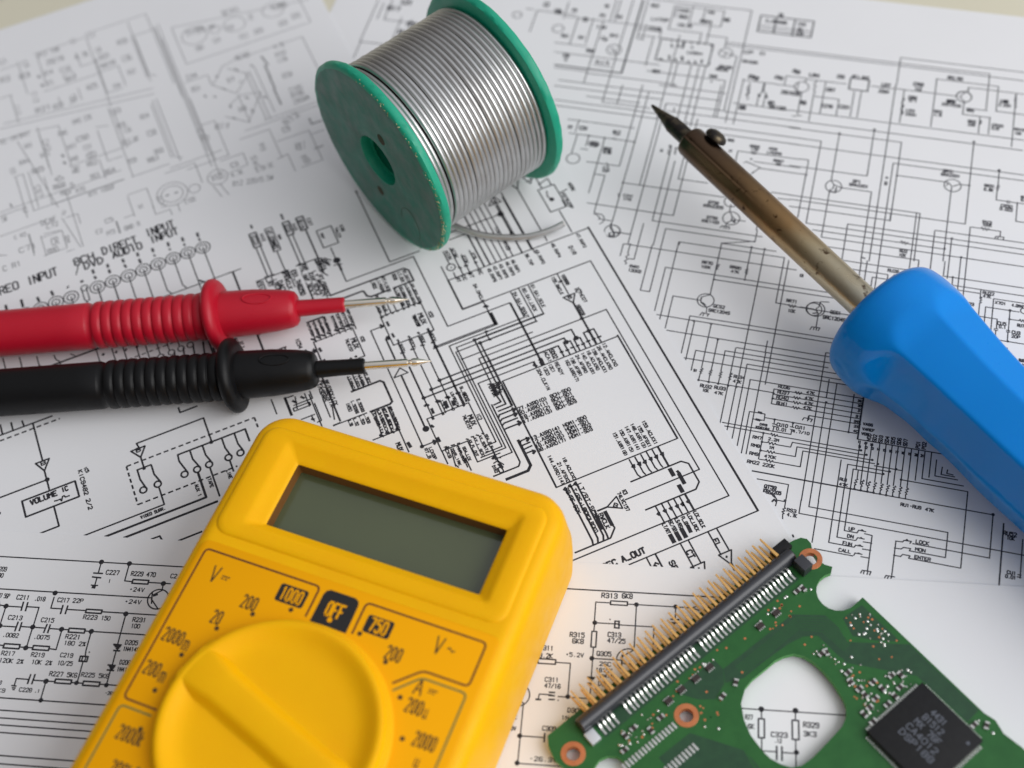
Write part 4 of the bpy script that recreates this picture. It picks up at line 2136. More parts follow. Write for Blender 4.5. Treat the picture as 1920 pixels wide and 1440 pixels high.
DATA['B'] = '''
L 24 -2087,-982 -1295,-982 940,-982
D 24 -1636,-981 8
D 24 -1514,-981 8
L 24 -1636,-981 -1636,-1030
L 30 -1656,-1033 -1617,-1033
L 30 -1657,-1051 -1619,-1053
L 24 -1636,-1053 -1636,-1087
L 24 -1652,-1088 -1623,-1088
L 50 -1644,-1096 -1633,-1097
T -1575,-1026 59 19 0 C227
T -1578,-1065 6 15 0 1
L 24 -1514,-981 -1514,-1060 -1480,-1062
L 30 -1480,-1069 -1412,-1069 -1412,-1052 -1480,-1052 -1480,-1069
L 24 -1410,-1061 -1317,-1061
D 24 -1347,-1062 8
T -1442,-1025 107 19 0 R229 470
T -1452,-1096 67 17 0 +24V
T -1455,-1151 74 17 0 +24V
T -1311,-1026 29 18 0 C2
L 24 -2041,-1129 -1381,-1129
D 24 -1795,-1133 8
O 24 -1352,-1133 44
L 24 -1347,-1062 -1345,-1093 -1380,-1117
L 50 -1375,-1117 -1362,-1111
L 24 -1384,-1105 -1375,-1154
L 24 -1380,-1135 -1341,-1177
L 24 -1794,-1151 -1794,-1201 -1748,-1201
L 30 -1746,-1185 -1746,-1223
L 30 -1725,-1186 -1726,-1222
L 24 -1724,-1202 -1646,-1202
L 30 -1642,-1211 -1575,-1211 -1575,-1196 -1642,-1196 -1642,-1211
L 24 -1576,-1203 -1471,-1203 -1254,-1203
D 24 -1471,-1206 8
T -1751,-1162 51 18 0 C217
T -1688,-1161 47 18 0 22P
T -1616,-1230 62 18 0 R223
T -1550,-1230 40 17 0 150
T -1408,-1228 58 18 0 R231
T -1417,-1256 39 17 0 100
L 24 -1471,-1206 -1471,-1341
L 30 -1488,-1340 -1455,-1341
L 30 -1485,-1343 -1456,-1344
L 30 -1480,-1348 -1458,-1349
L 30 -1474,-1355 -1461,-1355
L 30 -1469,-1360 -1464,-1360
L 30 -1481,-1366 -1455,-1366
L 24 -1470,-1370 -1470,-1424
L 30 -1488,-1428 -1457,-1429
L 30 -1481,-1434 -1458,-1434
L 30 -1476,-1440 -1461,-1440
L 30 -1471,-1446 -1464,-1445
L 30 -1486,-1449 -1458,-1450
L 24 -1472,-1450 -1472,-1497
T -1415,-1328 54 18 0 D205
T -1410,-1356 68 17 0 1N4148
T -1421,-1413 44 18 0 D206
T -1426,-1443 42 17 0 1N41
T -2057,-1039 45 19 0 C209
T -2058,-1068 35 18 0 180
T -2018,-1159 67 19 0 C207 56P
T -1926,-1161 57 19 0 C211
T -1852,-1163 48 18 0 .018
T -1932,-1252 63 18 0 C213
T -1792,-1254 57 18 0 C215
T -1928,-1329 70 17 0 .0082
T -1795,-1329 69 17 0 .0075
L 24 -2019,-1200 -1987,-1204 -1921,-1204
L 30 -1918,-1181 -1917,-1219
L 30 -1899,-1182 -1898,-1220
L 24 -1898,-1201 -1845,-1201 -1845,-1288
D 24 -1987,-1204 8
L 24 -2023,-1185 -2014,-1207
L 24 -1987,-1204 -1987,-1292
D 24 -1986,-1292 8
L 24 -1995,-1292 -1916,-1292
L 30 -1914,-1270 -1916,-1310
L 30 -1898,-1271 -1898,-1308
L 24 -1897,-1289 -1795,-1289
L 30 -1789,-1272 -1793,-1309
L 30 -1775,-1273 -1776,-1309
D 24 -1846,-1288 8
L 24 -1770,-1290 -1695,-1290
D 24 -1722,-1290 8
L 30 -1691,-1300 -1623,-1300 -1623,-1283 -1691,-1283 -1691,-1300
L 24 -1623,-1291 -1226,-1291
D 24 -1595,-1291 8
L 24 -1846,-1288 -1846,-1378
L 24 -1964,-1374 -1947,-1375
L 30 -1943,-1385 -1876,-1385 -1876,-1367 -1943,-1367 -1943,-1385
L 24 -1875,-1377 -1821,-1377
D 24 -1848,-1379 8
L 30 -1819,-1384 -1751,-1384 -1751,-1367 -1819,-1367 -1819,-1384
L 24 -1750,-1376 -1720,-1378 -1720,-1290
T -1665,-1319 66 18 0 R221
T -1649,-1347 94 17 0 180 2%
T -1915,-1407 58 17 0 R217
T -1891,-1438 104 17 0 120K 2%
T -1789,-1405 58 17 0 R219
T -1763,-1436 87 17 0 10K 2%
T -1669,-1399 55 17 0 C219
T -1666,-1433 64 17 0 10/25
T -1579,-1380 12 13 0 +
L 24 -1595,-1291 -1595,-1373 -1592,-1397
L 30 -1611,-1420 -1579,-1420 -1579,-1399 -1611,-1399 -1611,-1420
L 24 -1601,-1402 -1601,-1419
L 24 -1587,-1404 -1588,-1419
L 24 -1594,-1421 -1594,-1505
T -1660,-1480 118 18 0 R227 5K6
T -1529,-1475 117 17 0 R225 5K6
L 24 -1848,-1537 -1848,-1510 -1798,-1510
L 30 -1794,-1489 -1796,-1528
L 30 -1776,-1488 -1778,-1528
L 24 -1773,-1512 -1690,-1512
D 24 -1723,-1513 8
L 30 -1686,-1517 -1619,-1517 -1619,-1501 -1686,-1501 -1686,-1517
L 24 -1618,-1511 -1570,-1511
D 24 -1596,-1511 7
L 30 -1569,-1519 -1501,-1519 -1501,-1502 -1569,-1502 -1569,-1519
L 24 -1500,-1510 -1429,-1510
D 24 -1472,-1512 7
L 24 -1723,-1513 -1723,-1591
D 24 -1721,-1592 7
L 24 -1895,-1593 -1377,-1593
L 24 -1879,-1643 -1403,-1643
L 24 -1870,-1674 -1395,-1674
L 24 -1861,-1702 -1387,-1702
L 24 -1851,-1732 -1380,-1732
L 24 -1823,-1822 -1432,-1822
L 24 -1813,-1854 -1424,-1854
L 24 -1859,-1540 -1839,-1541
L 24 -1854,-1549 -1840,-1549
L 24 -1849,-1556 -1842,-1556
T -1796,-1554 55 16 0 C228
T -1747,-1555 23 13 0 .1
T -1921,-1531 36 15 0 R213
T -1903,-1563 52 15 0 8K9
T -1449,-1544 40 13 0 -26V
L 24 -1848,-1537 -1849,-1541
L 24 -1472,-1512 -1472,-1435
T 492,-1002 66 20 0 R313
T 563,-999 44 20 0 6K8
L 24 498,-1040 565,-1040 565,-1024 498,-1024 498,-1040
L 20 498,-1033 439,-1033 439,-1122
L 20 565,-1034 601,-1034 752,-1034 819,-1034 840,-1026
L 20 819,-1033 847,-1043
D 20 601,-1034 7
D 20 756,-1033 7
L 20 756,-1033 756,-1087
L 26 738,-1088 771,-1088
L 26 737,-1102 768,-1102
L 20 753,-1102 752,-1125
T 819,-1100 59 18 0 C317
L 20 601,-1034 601,-1217
L 20 441,-1122 521,-1122
L 20 539,-1125 674,-1125 674,-1285
L 26 519,-1110 538,-1110
L 26 519,-1121 539,-1122
L 26 519,-1138 539,-1139
L 26 520,-1109 520,-1140
L 26 536,-1110 537,-1140
T 500,-1104 11 14 0 +
D 20 441,-1122 7
L 20 441,-1122 439,-1160
L 24 432,-1225 451,-1225 451,-1159 432,-1159 432,-1225
L 20 442,-1226 442,-1272 442,-1349
T 375,-1178 60 19 0 R315
T 380,-1204 47 19 0 6K8
T 521,-1168 54 19 0 C313
T 530,-1193 73 18 0 47/25
T 371,-1262 73 16 0 +5.2V
T 485,-1250 59 18 0 Q305
T 492,-1292 48 16 0 2SC
T 489,-1318 66 16 0 1815Y
T 502,-1341 62 14 0 1N4148
T 490,-1373 41 17 0 D30
L 20 439,-1272 553,-1272
D 20 439,-1272 7
O 20 581,-1269 46
L 26 556,-1250 556,-1294
L 20 556,-1257 604,-1224
L 20 558,-1283 593,-1293 611,-1312
D 20 589,-1290 6
L 26 427,-1350 455,-1350
L 26 432,-1356 452,-1356
L 26 438,-1363 447,-1364
L 26 429,-1374 456,-1375
L 20 442,-1374 442,-1432
L 20 320,-1436 552,-1436
L 20 357,-1434 357,-1298 300,-1298
L 24 230,-1306 299,-1306 299,-1287 230,-1287 230,-1306
L 20 215,-1298 231,-1298
T 259,-1241 56 18 0 R311
T 259,-1273 55 18 0 8.2K
T 290,-1370 55 17 0 C311
T 295,-1395 64 17 0 47/16
D 20 357,-1434 7
L 20 295,-1431 247,-1431 244,-1452
L 30 235,-1453 254,-1453
L 26 284,-1421 306,-1421
L 26 284,-1434 306,-1434
L 26 285,-1450 307,-1449
T 321,-1451 11 11 0 +
T 389,-1487 60 17 0 D303
T 383,-1518 90 15 0 1N4148
L 26 433,-1493 454,-1493
L 26 437,-1499 451,-1499
L 20 439,-1432 439,-1489
O 20 165,-1440 45
L 20 145,-1416 185,-1428
L 20 189,-1471 189,-1604 189,-1707
L 20 156,-1455 189,-1471
D 20 187,-1601 7
D 20 187,-1706 7
L 20 187,-1601 279,-1601
L 26 281,-1584 281,-1618
T 296,-1565 54 17 0 C309
T 283,-1685 106 16 0 -26.3V
L 20 186,-1707 354,-1707
T 149,-1574 44 15 0 6.3V
T 144,-1529 51 15 0 460C
T 498,-1405 79 16 0 R317 5K
L 20 552,-1428 497,-1428
L 24 495,-1442 543,-1442 543,-1420 495,-1420 495,-1442
L 20 181,-1392 180,-1414
L 20 995,-1435 1589,-1435
D 20 1091,-1433 8
D 20 1218,-1430 8
L 20 1091,-1433 1092,-1472
L 26 1080,-1544 1102,-1544 1102,-1471 1080,-1471 1080,-1544
L 20 1092,-1545 1092,-1655
L 20 1218,-1430 1217,-1467
L 26 1205,-1542 1229,-1542 1229,-1468 1205,-1468 1205,-1542
L 20 1217,-1542 1217,-1646
T 1045,-1467 29 17 0 R27
T 1053,-1503 25 17 0 6K
T 1275,-1482 60 19 0 R329
T 1270,-1517 50 18 0 3K3
T 1157,-1528 63 18 0 C323
T 1152,-1552 28 14 0 .12
L 20 1094,-1594 1144,-1594
L 28 1147,-1573 1147,-1625
L 28 1166,-1573 1166,-1625
L 20 1165,-1595 1219,-1595
D 20 1219,-1591 7
L 20 1031,-1659 1393,-1659
'''
DATA['T'] = '''
L 26 -780,2988 -20,2846
L 26 -780,2988 -780,2668 -70,2668 -70,2879
O 26 -681,2865 70
O 26 -565,2859 30
T -671,2899 110 44 0 7199
T -577,2889 40 35 0 6AN8
T -680,2758 50 37 0 5881
T -579,2772 40 37 0 GZ34
O 26 -455,2849 60
T -442,2963 102 42 0 DETAIL
T -485,2833 53 37 0 7591
T -434,2731 50 37 0 FET
T -352,2864 30 44 -14 EL
T -348,2734 55 40 0 Q701
O 26 -229,2859 60
T -188,2874 101 41 0 TUBE
T -208,2731 51 40 0 Q702
T -128,2754 51 41 0 Q703
L 26 -827,2534 -700,2534 -700,2453
T -779,2565 58 36 0 C44
T -783,2462 49 36 0 R51
L 26 -692,2449 -611,2557 -535,2578 -379,2578 -149,2578 -149,2188
L 50 -661,2507 -652,2491
L 60 -554,2512 -541,2490
L 60 -557,2401 -547,2403
L 60 -468,2498 -458,2481
L 60 -657,2401 -642,2382
L 26 -701,2453 -599,2327 -497,2437 -589,2531
T -596,2440 40 33 0 D7
L 26 -660,2256 -586,2305 -476,2278 -600,2096 -699,2189
L 60 -653,2260 -655,2239
L 60 -561,2176 -554,2151
L 60 -667,2166 -652,2149
L 60 -564,2279 -550,2261
L 60 -757,2394 -752,2377
L 60 -712,2363 -705,2352
L 60 -477,2242 -464,2220
T -601,2204 42 31 0 D8
T -488,2585 78 39 0 MC100
L 26 -510,2459 -510,2074
L 26 -489,2463 -489,2065
L 26 -455,2476 -455,2102
L 26 -594,2310 -594,2088
L 130 -396,2537 -382,2453
L 130 -399,2462 -399,2353
L 130 -402,2373 -402,2268
L 130 -408,2272 -408,2137
T -284,2571 61 34 0 4.7K
T -294,2507 60 33 0 R102
T -302,2457 56 33 0 1/2W
T -311,2334 55 41 0 R104
T -303,2214 70 35 0 C105
T -306,2172 70 32 0 R106
T -302,2123 88 32 0 22KOHM
L 26 -520,2070 -199,2070
L 26 -635,2043 -203,2043
L 26 -833,2404 -833,1918
L 26 -835,2188 -760,2188 -760,1918 -983,1918
T -850,2118 99 27 -90 C31
T -734,2133 75 36 -22 Q12 R
T -839,2088 47 34 0 R12
L 26 -678,1996 -518,1996 -518,1776
L 26 -507,1894 -335,1894 -335,1667 -448,1667
T -439,1957 42 35 0 C9
T -391,2017 99 36 23 R12
L 60 -307,1974 -307,1930 -252,1930
L 26 -334,1862 -260,1862
L 50 -349,1759 -302,1759
T -409,1810 55 50 -14 VOLT
T -413,1710 65 29 -74 RB
T -650,1803 111 27 -90 SWC
T -618,1753 93 32 0 6.3V DC
T -587,1893 59 24 -90 R9
L 26 -544,1776 -484,1786 -484,1649
O 26 -855,1799 51
T -854,1802 66 42 0 V105
L 26 -812,1898 -690,1898 -690,1812 -795,1795
T -753,1841 41 32 0 C3
T -758,1776 65 27 0 4.7K
T -698,1693 207 32 -14 R12 220/0.5W
L 26 -892,1751 -871,1661
L 26 -856,1746 -835,1657
O 26 -1095,1794 78
O 26 -1095,1794 55
L 60 -1127,1797 -1113,1796
L 60 -1081,1793 -1067,1793
O 26 -983,1777 29
T -1158,1766 87 21 -90 6CA7
L 26 -1092,1945 -935,1945 -935,1799
L 26 -1302,1891 -1203,1891 -1203,1745
L 26 -1305,1880 -1305,1736
L 26 -1205,1764 -1205,1699 -1131,1699 -1131,1658
L 26 -1088,1718 -1088,1664
T -1024,1712 55 29 0 E100
T -1260,1785 28 29 0 V1
L 26 -1356,1749 -1303,1749
T -1429,1769 45 29 0 C5
T -1439,1689 46 26 0 R5
L 60 -1398,1745 -1398,1664
T -1332,1680 82 29 0 GND R
T -1491,1721 36 26 0 C2
L 26 -1611,3688 -1592,3678
L 26 -1229,3168 -972,3168 -881,3168 -881,3056
L 26 -990,3146 -990,2633
L 26 -1000,3024 -865,3024 -865,2439
L 26 -879,3056 -879,2556
L 26 -861,3047 -861,1885
L 26 -840,3052 -840,1795
L 26 -851,2930 -851,1993
L 26 -985,3000 -985,2686 -953,2659
L 26 -1000,3024 -1000,2668
L 26 -1018,2484 -1018,2036 -980,2011
L 26 -1033,2463 -1033,2037
L 26 -997,2488 -997,1992
L 26 -1231,3161 -1231,2548
L 26 -1528,3142 -1247,3142
T -1196,3138 40 38 -17 C11
L 26 -1513,3119 -1513,2856
L 26 -1626,2579 -1626,2205
L 80 -1540,2963 -1534,2945
L 80 -1537,2886 -1531,2868
L 80 -1548,2320 -1543,2303
L 80 -1551,2266 -1545,2250
T -1447,3123 128 38 0 R12 10K
T -1429,3040 98 38 0 2SC18
T -1482,2960 49 38 0 R14
T -1494,2879 39 37 0 R15
T -1391,2943 59 37 0 C16
O 26 -1385,2883 30
T -1380,2858 58 37 -14 Q17
T -1301,3142 30 39 0 C1
T -1286,3008 81 38 0 4.7K
L 26 -1309,3043 -1309,2923 -1205,2923
T -1607,2998 59 38 0 R3
T -1584,3086 59 30 -72 C4
T -1711,3021 59 38 0 R2
T -1693,3166 43 38 13 C1
L 26 -1621,3128 -1621,2852
L 26 -1725,3105 -1626,3105
L 26 -1786,2689 -994,2575
L 26 -1811,2659 -996,2531
T -1588,2807 90 24 -90 C12
T -1697,2752 76 24 -90 C12
L 26 -1709,2884 -1709,2658
L 26 -1767,2885 -1700,2885
T -1567,2700 87 36 0 R21
T -1449,2684 133 36 0 R22 .01
L 26 -1535,2825 -1224,2825 -1224,2950
L 26 -1474,2748 -1474,2673
L 26 -1362,2765 -1362,2667
T -1399,2710 35 32 22 C2
T -1288,2742 59 37 0 R25
L 26 -1224,2845 -1224,2653 -1142,2653
T -1172,2941 60 38 0 R31
T -1191,3006 30 38 0 C8
T -1173,2872 90 37 0 1N4148
T -1164,2685 39 36 0 R34
T -1054,3009 59 38 0 R35
T -1064,2869 51 43 0 C36
T -1066,2751 45 37 0 R37
L 26 -1228,2832 -1121,2832 -1121,2665
L 26 -1743,2524 -1644,1971
L 26 -1810,2281 -1763,2281 -1763,2006
L 26 -1765,2006 -1295,2006
L 26 -1829,2568 -1660,2568
T -1783,2559 93 35 0 VCC -24V
T -1698,2558 57 35 0 R41
L 26 -1640,2557 -1520,2538 -1520,2210
L 26 -1628,2523 -1628,2258
T -1606,2426 90 27 -90 C42
T -1697,2469 38 35 0 R43
T -1737,2364 55 34 0 R44
T -1629,2364 47 34 0 R45
T -1510,2473 47 35 0 R46
T -1488,2356 47 34 0 R47
T -1499,2264 47 34 0 R48
T -1393,2524 105 35 0 R49 22K
T -1423,2390 66 35 0 C50
O 26 -1408,2249 25
T -1408,2249 28 31 0 Q5
T -1412,2314 46 31 0 C51
L 26 -1341,2433 -1278,2415
L 26 -1339,2403 -1339,2166 -1262,2166
L 26 -1247,2543 -1247,2001
L 26 -1228,2504 -1228,2217 -1152,2265
T -1219,2500 58 35 0 C53
T -1086,2392 48 35 0 R54
T -1213,2385 48 35 0 R55
T -1192,2335 38 34 0 C56
T -1198,2253 86 34 0 R57 2K
T -1082,2257 49 39 0 C58
T -1224,2111 47 33 0 R59
T -1081,2114 47 34 0 R60
T -1120,2072 64 33 0 R61
T -1417,2191 56 34 0 R62
T -1425,2097 46 33 0 R63
T -1346,2094 56 33 0 R64
T -1504,2184 37 43 -17 Q6
T -1598,2160 42 33 -62 Q7
T -1686,2273 65 34 0 R65
T -1806,2327 28 39 0 C6
T -1713,2124 91 27 -90 C67
T -1608,2112 64 33 0 R68
T -1588,2055 54 32 -14 R69
T -1545,2083 18 43 0 D
T -1514,2038 47 33 0 R70
T -1415,1981 139 28 0 R71 100UF
L 26 -1667,2209 -1667,2003 -1292,2003
L 26 -1532,2223 -1244,2223
L 26 -1735,2284 -1735,2017
L 26 -1378,2199 -1378,2053
L 26 -1947,1778 -1980,1794
T -1861,1873 62 24 0 C R2
L 26 -1821,1866 -1821,1713
L 26 -1761,1811 -1661,1811 -1661,1690 -1777,1690
L 26 -1643,1893 -1597,1654
L 26 -1766,1826 -1766,1685
L 26 -1626,1884 -1564,1884 -1564,1813
T -1708,1906 82 32 0 DCAF
T -1698,1869 63 29 0 C72
T -1627,1923 18 28 -27 C8
T -1708,1759 38 48 0 CR
T -1651,1743 52 26 -90 RM
L 26 -1802,2277 -1802,1975
L 26 -1930,2049 -1793,2049
T -1801,2030 27 30 0 C
T -1913,2021 27 37 0 SW
L 26 -1748,1830 -1669,1816
T -1729,1707 54 31 0 R80
T -1647,1651 44 31 0 R81
L 26 -1925,2073 -1292,2073
L 50 -1864,2108 -1860,2080
L 26 -1058,1969 -782,1969
L 26 -1256,2001 -1054,2001
L 26 -1615,1613 -1586,1623 -1586,2058
L 40 -1980,1794 -1977,1793
L 26 -1956,1915 -1741,1915
L 26 -1817,1864 -1817,1732
T -1938,1699 92 32 0 C R1
T -1842,1778 92 32 0 C71
'''
TH_R = -0.36689
TH_M = 0.28369
TH_B = -0.20970
TH_T = 0.28766

sheet('blurred faint circuit diagram sheet in the upper left corner behind the spool', -207.7, 22, 2.3, 171.6, TH_T, 0.25, DATA['T'], M['grey_ink'], 'T', .8, .9)
sheet('widest circuit diagram sheet, dense with thin wiring lines, under the soldering iron', -80, -72, 217, 137.6, TH_R, 0.12, DATA['R'], M['thin_ink'], 'R', 1.28, 1.8)
sheet('block diagram sheet with bold bus lines and MUX boxes under the probe tips', -173, -127, 36.6, 82.6, TH_M, 0.40, DATA['M'], M['ink'], 'M', 1.22, 1.9)
sheet('circuit diagram sheet with widely spaced resistor boxes, lying topmost under the yellow meter', -180, -340, 240, -43.1, TH_B, 0.55, DATA['B'], M['ink'], 'B', 1.22, 1.35)

# ------------------------------------------------------------------ multimeter
TM = R(-27.8)
def make_meter():
    root = empty('multimeter', (-43.6, -28.49, 0.62), TM)
    tag(root, 'yellow plastic digital multimeter with a blank grey display and large round selector knob', 'multimeter')
    X0, X1, Y0, Y1 = -12.5, 54.8, -115.0, 11.0
    bm = bmesh.new()
    prof = [(1.6, 0.0), (0.7, 0.5), (0.35, 2), (0.0, 9), (0.0, 14), (0.35, 17), (0.8, 21.5), (1.2, 23.1), (1.75, 24.05), (2.6, 24.7), (3.6, 24.95), (4.4, 25.0)]
    rings = [rrect(X0 + i, Y0 + i, X1 - i, Y1 - i, max(1.5, 7.2 - i * .6), z, 10) for i, z in prof]
    vs = loft(bm, rings, close_start=True)
    # flat top with an opening for the display well
    hole = [bm.verts.new(p) for p in rrect(-3.6, -15.7, 46.6, 3.5, 1.2, 25.0, 4)]
    e = [bm.edges.get((vs[-1][i], vs[-1][(i + 1) % len(vs[-1])])) for i in range(len(vs[-1]))]
    e += [bm.edges.new((hole[i], hole[(i + 1) % len(hole)])) for i in range(len(hole))]
    bmesh.ops.triangle_fill(bm, use_beauty=True, edges=e)
    link('case', bm, M['yellow'], root)
    # raised display surround, bevelled down to the window
    bm = bmesh.new()
    def q(l, b, r, t, rad, z): return rrect(l, b, r, t, rad, z, 5)
    loft(bm, [q(-9.1, -19.0, 50.8, 6.1, 3.0, 24.95), q(-9.0, -18.9, 50.7, 6.0, 3.0, 25.12), q(-8.6, -18.5, 50.3, 5.6, 2.8, 25.35), q(-7.8, -17.7, 49.5, 4.8, 2.4, 25.45),
              q(-4.2, -16.3, 47.1, 4.0, 1.3, 25.45), q(-3.5, -15.8, 46.5, 3.5, 1.1, 25.3), q(-2.9, -15.4, 46.0, 3.0, 1.0, 25.0),
              q(-0.9, -14.6, 44.9, 0.9, .5, 24.25), q(-0.25, -14.15, 44.3, 0.2, .35, 24.05), q(-.05, -14.0, 44.1, 0.0, .3, 23.8)])
    link('display_surround', bm, M['yellow'], root)
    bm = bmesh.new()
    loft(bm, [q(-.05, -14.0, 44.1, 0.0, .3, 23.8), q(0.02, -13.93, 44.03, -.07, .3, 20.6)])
    link('shaded_window_wall', bm, mat('brown_painted_shade', (0.16, 0.06, 0.006), .5), root)  # inner window wall, its shade put into the brown colour
    bm = bmesh.new()
    bm.faces.new([bm.verts.new(p) for p in ((-1, -15, 20.9), (45, -15, 20.9), (45, 1, 20.9), (-1, 1, 20.9))])
    link('display', bm, M['lcd'], root, smooth=False)
    # recessed face label
    bm = bmesh.new()
    loft(bm, [rrect(-9.4, -112, 51.4, -21.0, 1.6, 25.02, 5), rrect(-9.3, -111.9, 51.3, -21.1, 1.6, 25.10, 5)], close_end=True)
    link('face_label', bm, M['yellow_label'], root)
    Z = 25.115
    k = Ink(Z)
    def rr_line(ink, pts, w, r=1.0):
        # polyline with rounded corners
        out = [pts[0]]
        for a, b, c in zip(pts[:-2], pts[1:-1], pts[2:]):
            va = Vector((a[0] - b[0], a[1] - b[1])).normalized(); vc = Vector((c[0] - b[0], c[1] - b[1])).normalized()
            p0 = Vector(b) + va * r; p1 = Vector(b) + vc * r
            for i in range(6):
                t = i / 5; out.append(tuple((1 - t) ** 2 * p0 + 2 * t * (1 - t) * Vector(b) + t * t * p1))
        out.append(pts[-1]); ink.line(out, w)
    rr_line(k, [(-1.2, -54.0), (-8.0, -54.0), (-8.0, -22.8), (16.1, -22.8), (16.1, -29.0)], .38)
    k.link('frame_line', M['brown_print'], root)
    k = Ink(Z)
    rr_line(k, [(25.6, -29.2), (25.6, -22.8), (49.3, -22.8), (49.3, -31.4), (40.6, -31.4), (36.4, -35.3)], .38)
    k.link('frame_line', M['brown_print'], root)
    k = Ink(Z)
    rr_line(k, [(-1.6, -55.3), (-7.8, -55.3), (-7.8, -90), (5, -90)], .38)
    k.link('frame_line', M['olive_print'], root)
    k = Ink(Z)
    rr_line(k, [(37.0, -36.5), (40.9, -32.7), (49.5, -32.7), (49.5, -62), (42, -66)], .38)
    k.link('frame_line', M['olive_print'], root)
    k = Ink(Z)
    def t(x, y, s_, h=2.5, L=None, w=.31): k.text((x - .25, y + .55), L or len(s_) * 1.08, h, 0, s_, w=w, fill=.58)
    t(-3.6, -27.6, 'V', 3.2, 2.4, .3); t(-1.3, -27.7, '=', 1.6, 2.6, .26)
    t(5.3, -30.6, '200'); t(0.9, -35.2, '20'); t(-4.9, -41.2, '2000'); t(-1.9, -41.6, 'm', 2.9, 1.7, .24); t(-5.5, -48.0, '200'); t(-3.0, -48.4, 'm', 2.9, 1.7, .24)
    t(-2.9, -60.2, '2000k'); t(-1.4, -66.2, '200k'); t(2.6, -71.5, '20k')
    t(34.6, -30.8, '200'); t(41.6, -26.6, 'V', 3.2, 2.4, .3); t(44.0, -26.7, '~', 1.8, 2.4, .26)
    t(41.4, -34.9, 'A', 3.0, 2.4, .3); t(44.0, -35.0, '=', 1.6, 2.6, .26)
    t(42.0, -38.5, '200'); t(44.3, -38.6, 'u', 2.6, 1.4, .22); t(46.2, -43.6, '2000'); t(46.4, -47.2, 'u', 2.4, 1.3, .22); t(45.4, -52, '20m'); t(42, -58, '200m')
    for a in (107.5, 125, 142, 161, 180, -162, -144, 72.5, 54, 36, 17.5, 0, -18):
        k.dot((19.95 + 23.2 * math.cos(R(a)), -50.9 + 23.2 * math.sin(R(a))), .46)
    k.link('scale_lettering', M['dark_print'], root)
    k = Ink(Z)
    def rp(x0, y0, x1, y1, r): k.poly([p[:2] for p in rrect(x0, y0, x1, y1, r, 0, 4)])
    rp(9.0, -28.0, 14.7, -24.4, .5); rp(27.0, -28.2, 32.2, -24.7, .5)
    k.poly([(17.2, -29.6), (24.5, -29.6), (24.4, -23.9), (24.1, -23.1), (23.3, -22.7), (18.3, -22.7), (17.6, -23.1), (17.3, -23.9)])
    k.link('black_panel', M['black_label'], root)
    k = Ink(Z + .03)
    k.text((11.85, -26.2), 4.5, 2.5, 0, '1000', w=.33, fill=.6); k.text((20.8, -26.2), 3.6, 2.7, 0, 'OFF', w=.42, fill=.66); k.text((29.6, -26.4), 3.7, 2.5, 0, '750', w=.38, fill=.62)
    k.dot((20.6, -28.2), .5)
    k.link('panel_lettering', M['yellow_label'], root)
    # selector knob: rim with a dished top and a grip bar
    bm = bmesh.new()
    pr = [(25.12, 21.3), (25.5, 21.25), (25.7, 20.9), (26.6, 20.7), (26.75, 20.35), (27.5, 20.2), (28.0, 19.95), (28.2, 19.5), (28.15, 19.0), (27.9, 18.4), (27.3, 17.4), (26.75, 16.2), (26.5, 15.0), (26.42, 13.6), (26.4, 8), (26.4, 0.001)]
    lathe(bm, pr, 96, 'z')
    for v in bm.verts: v.co.x += 20.3; v.co.y += -50.9
    kb = link('selector_knob', bm, M['yellow'], root)
    bm = bmesh.new()
    ca, sa = math.cos(R(161)), math.sin(R(161))
    rings = []
    for s_, hw, top in ((-19.6, 2.9, 27.7), (-18.8, 3.2, 28.1), (-12, 2.8, 28.25), (0, 2.7, 28.3), (12, 2.9, 28.3), (18.5, 3.8, 28.2), (20.2, 3.6, 27.9), (20.9, 3.0, 26.9)):
        b_ = 26.2; d_ = top - b_
        half = [(2.1, 0), (1.5, .12), (1.0, .32), (.55, .58), (.1, .80), (-.4, .93), (-1.0, .985)]
        sec = [(-hw - a_, b_ + d_ * q_) for a_, q_ in half] + [(0, top)] + [(hw + a_, b_ + d_ * q_) for a_, q_ in reversed(half)]
        rings.append([(20.3 + ca * s_ - sa * y, -50.9 + sa * s_ + ca * y, z) for y, z in sec])
    loft(bm, rings, True, True)
    link('grip_bar', bm, M['yellow'], kb)
    return root
make_meter()

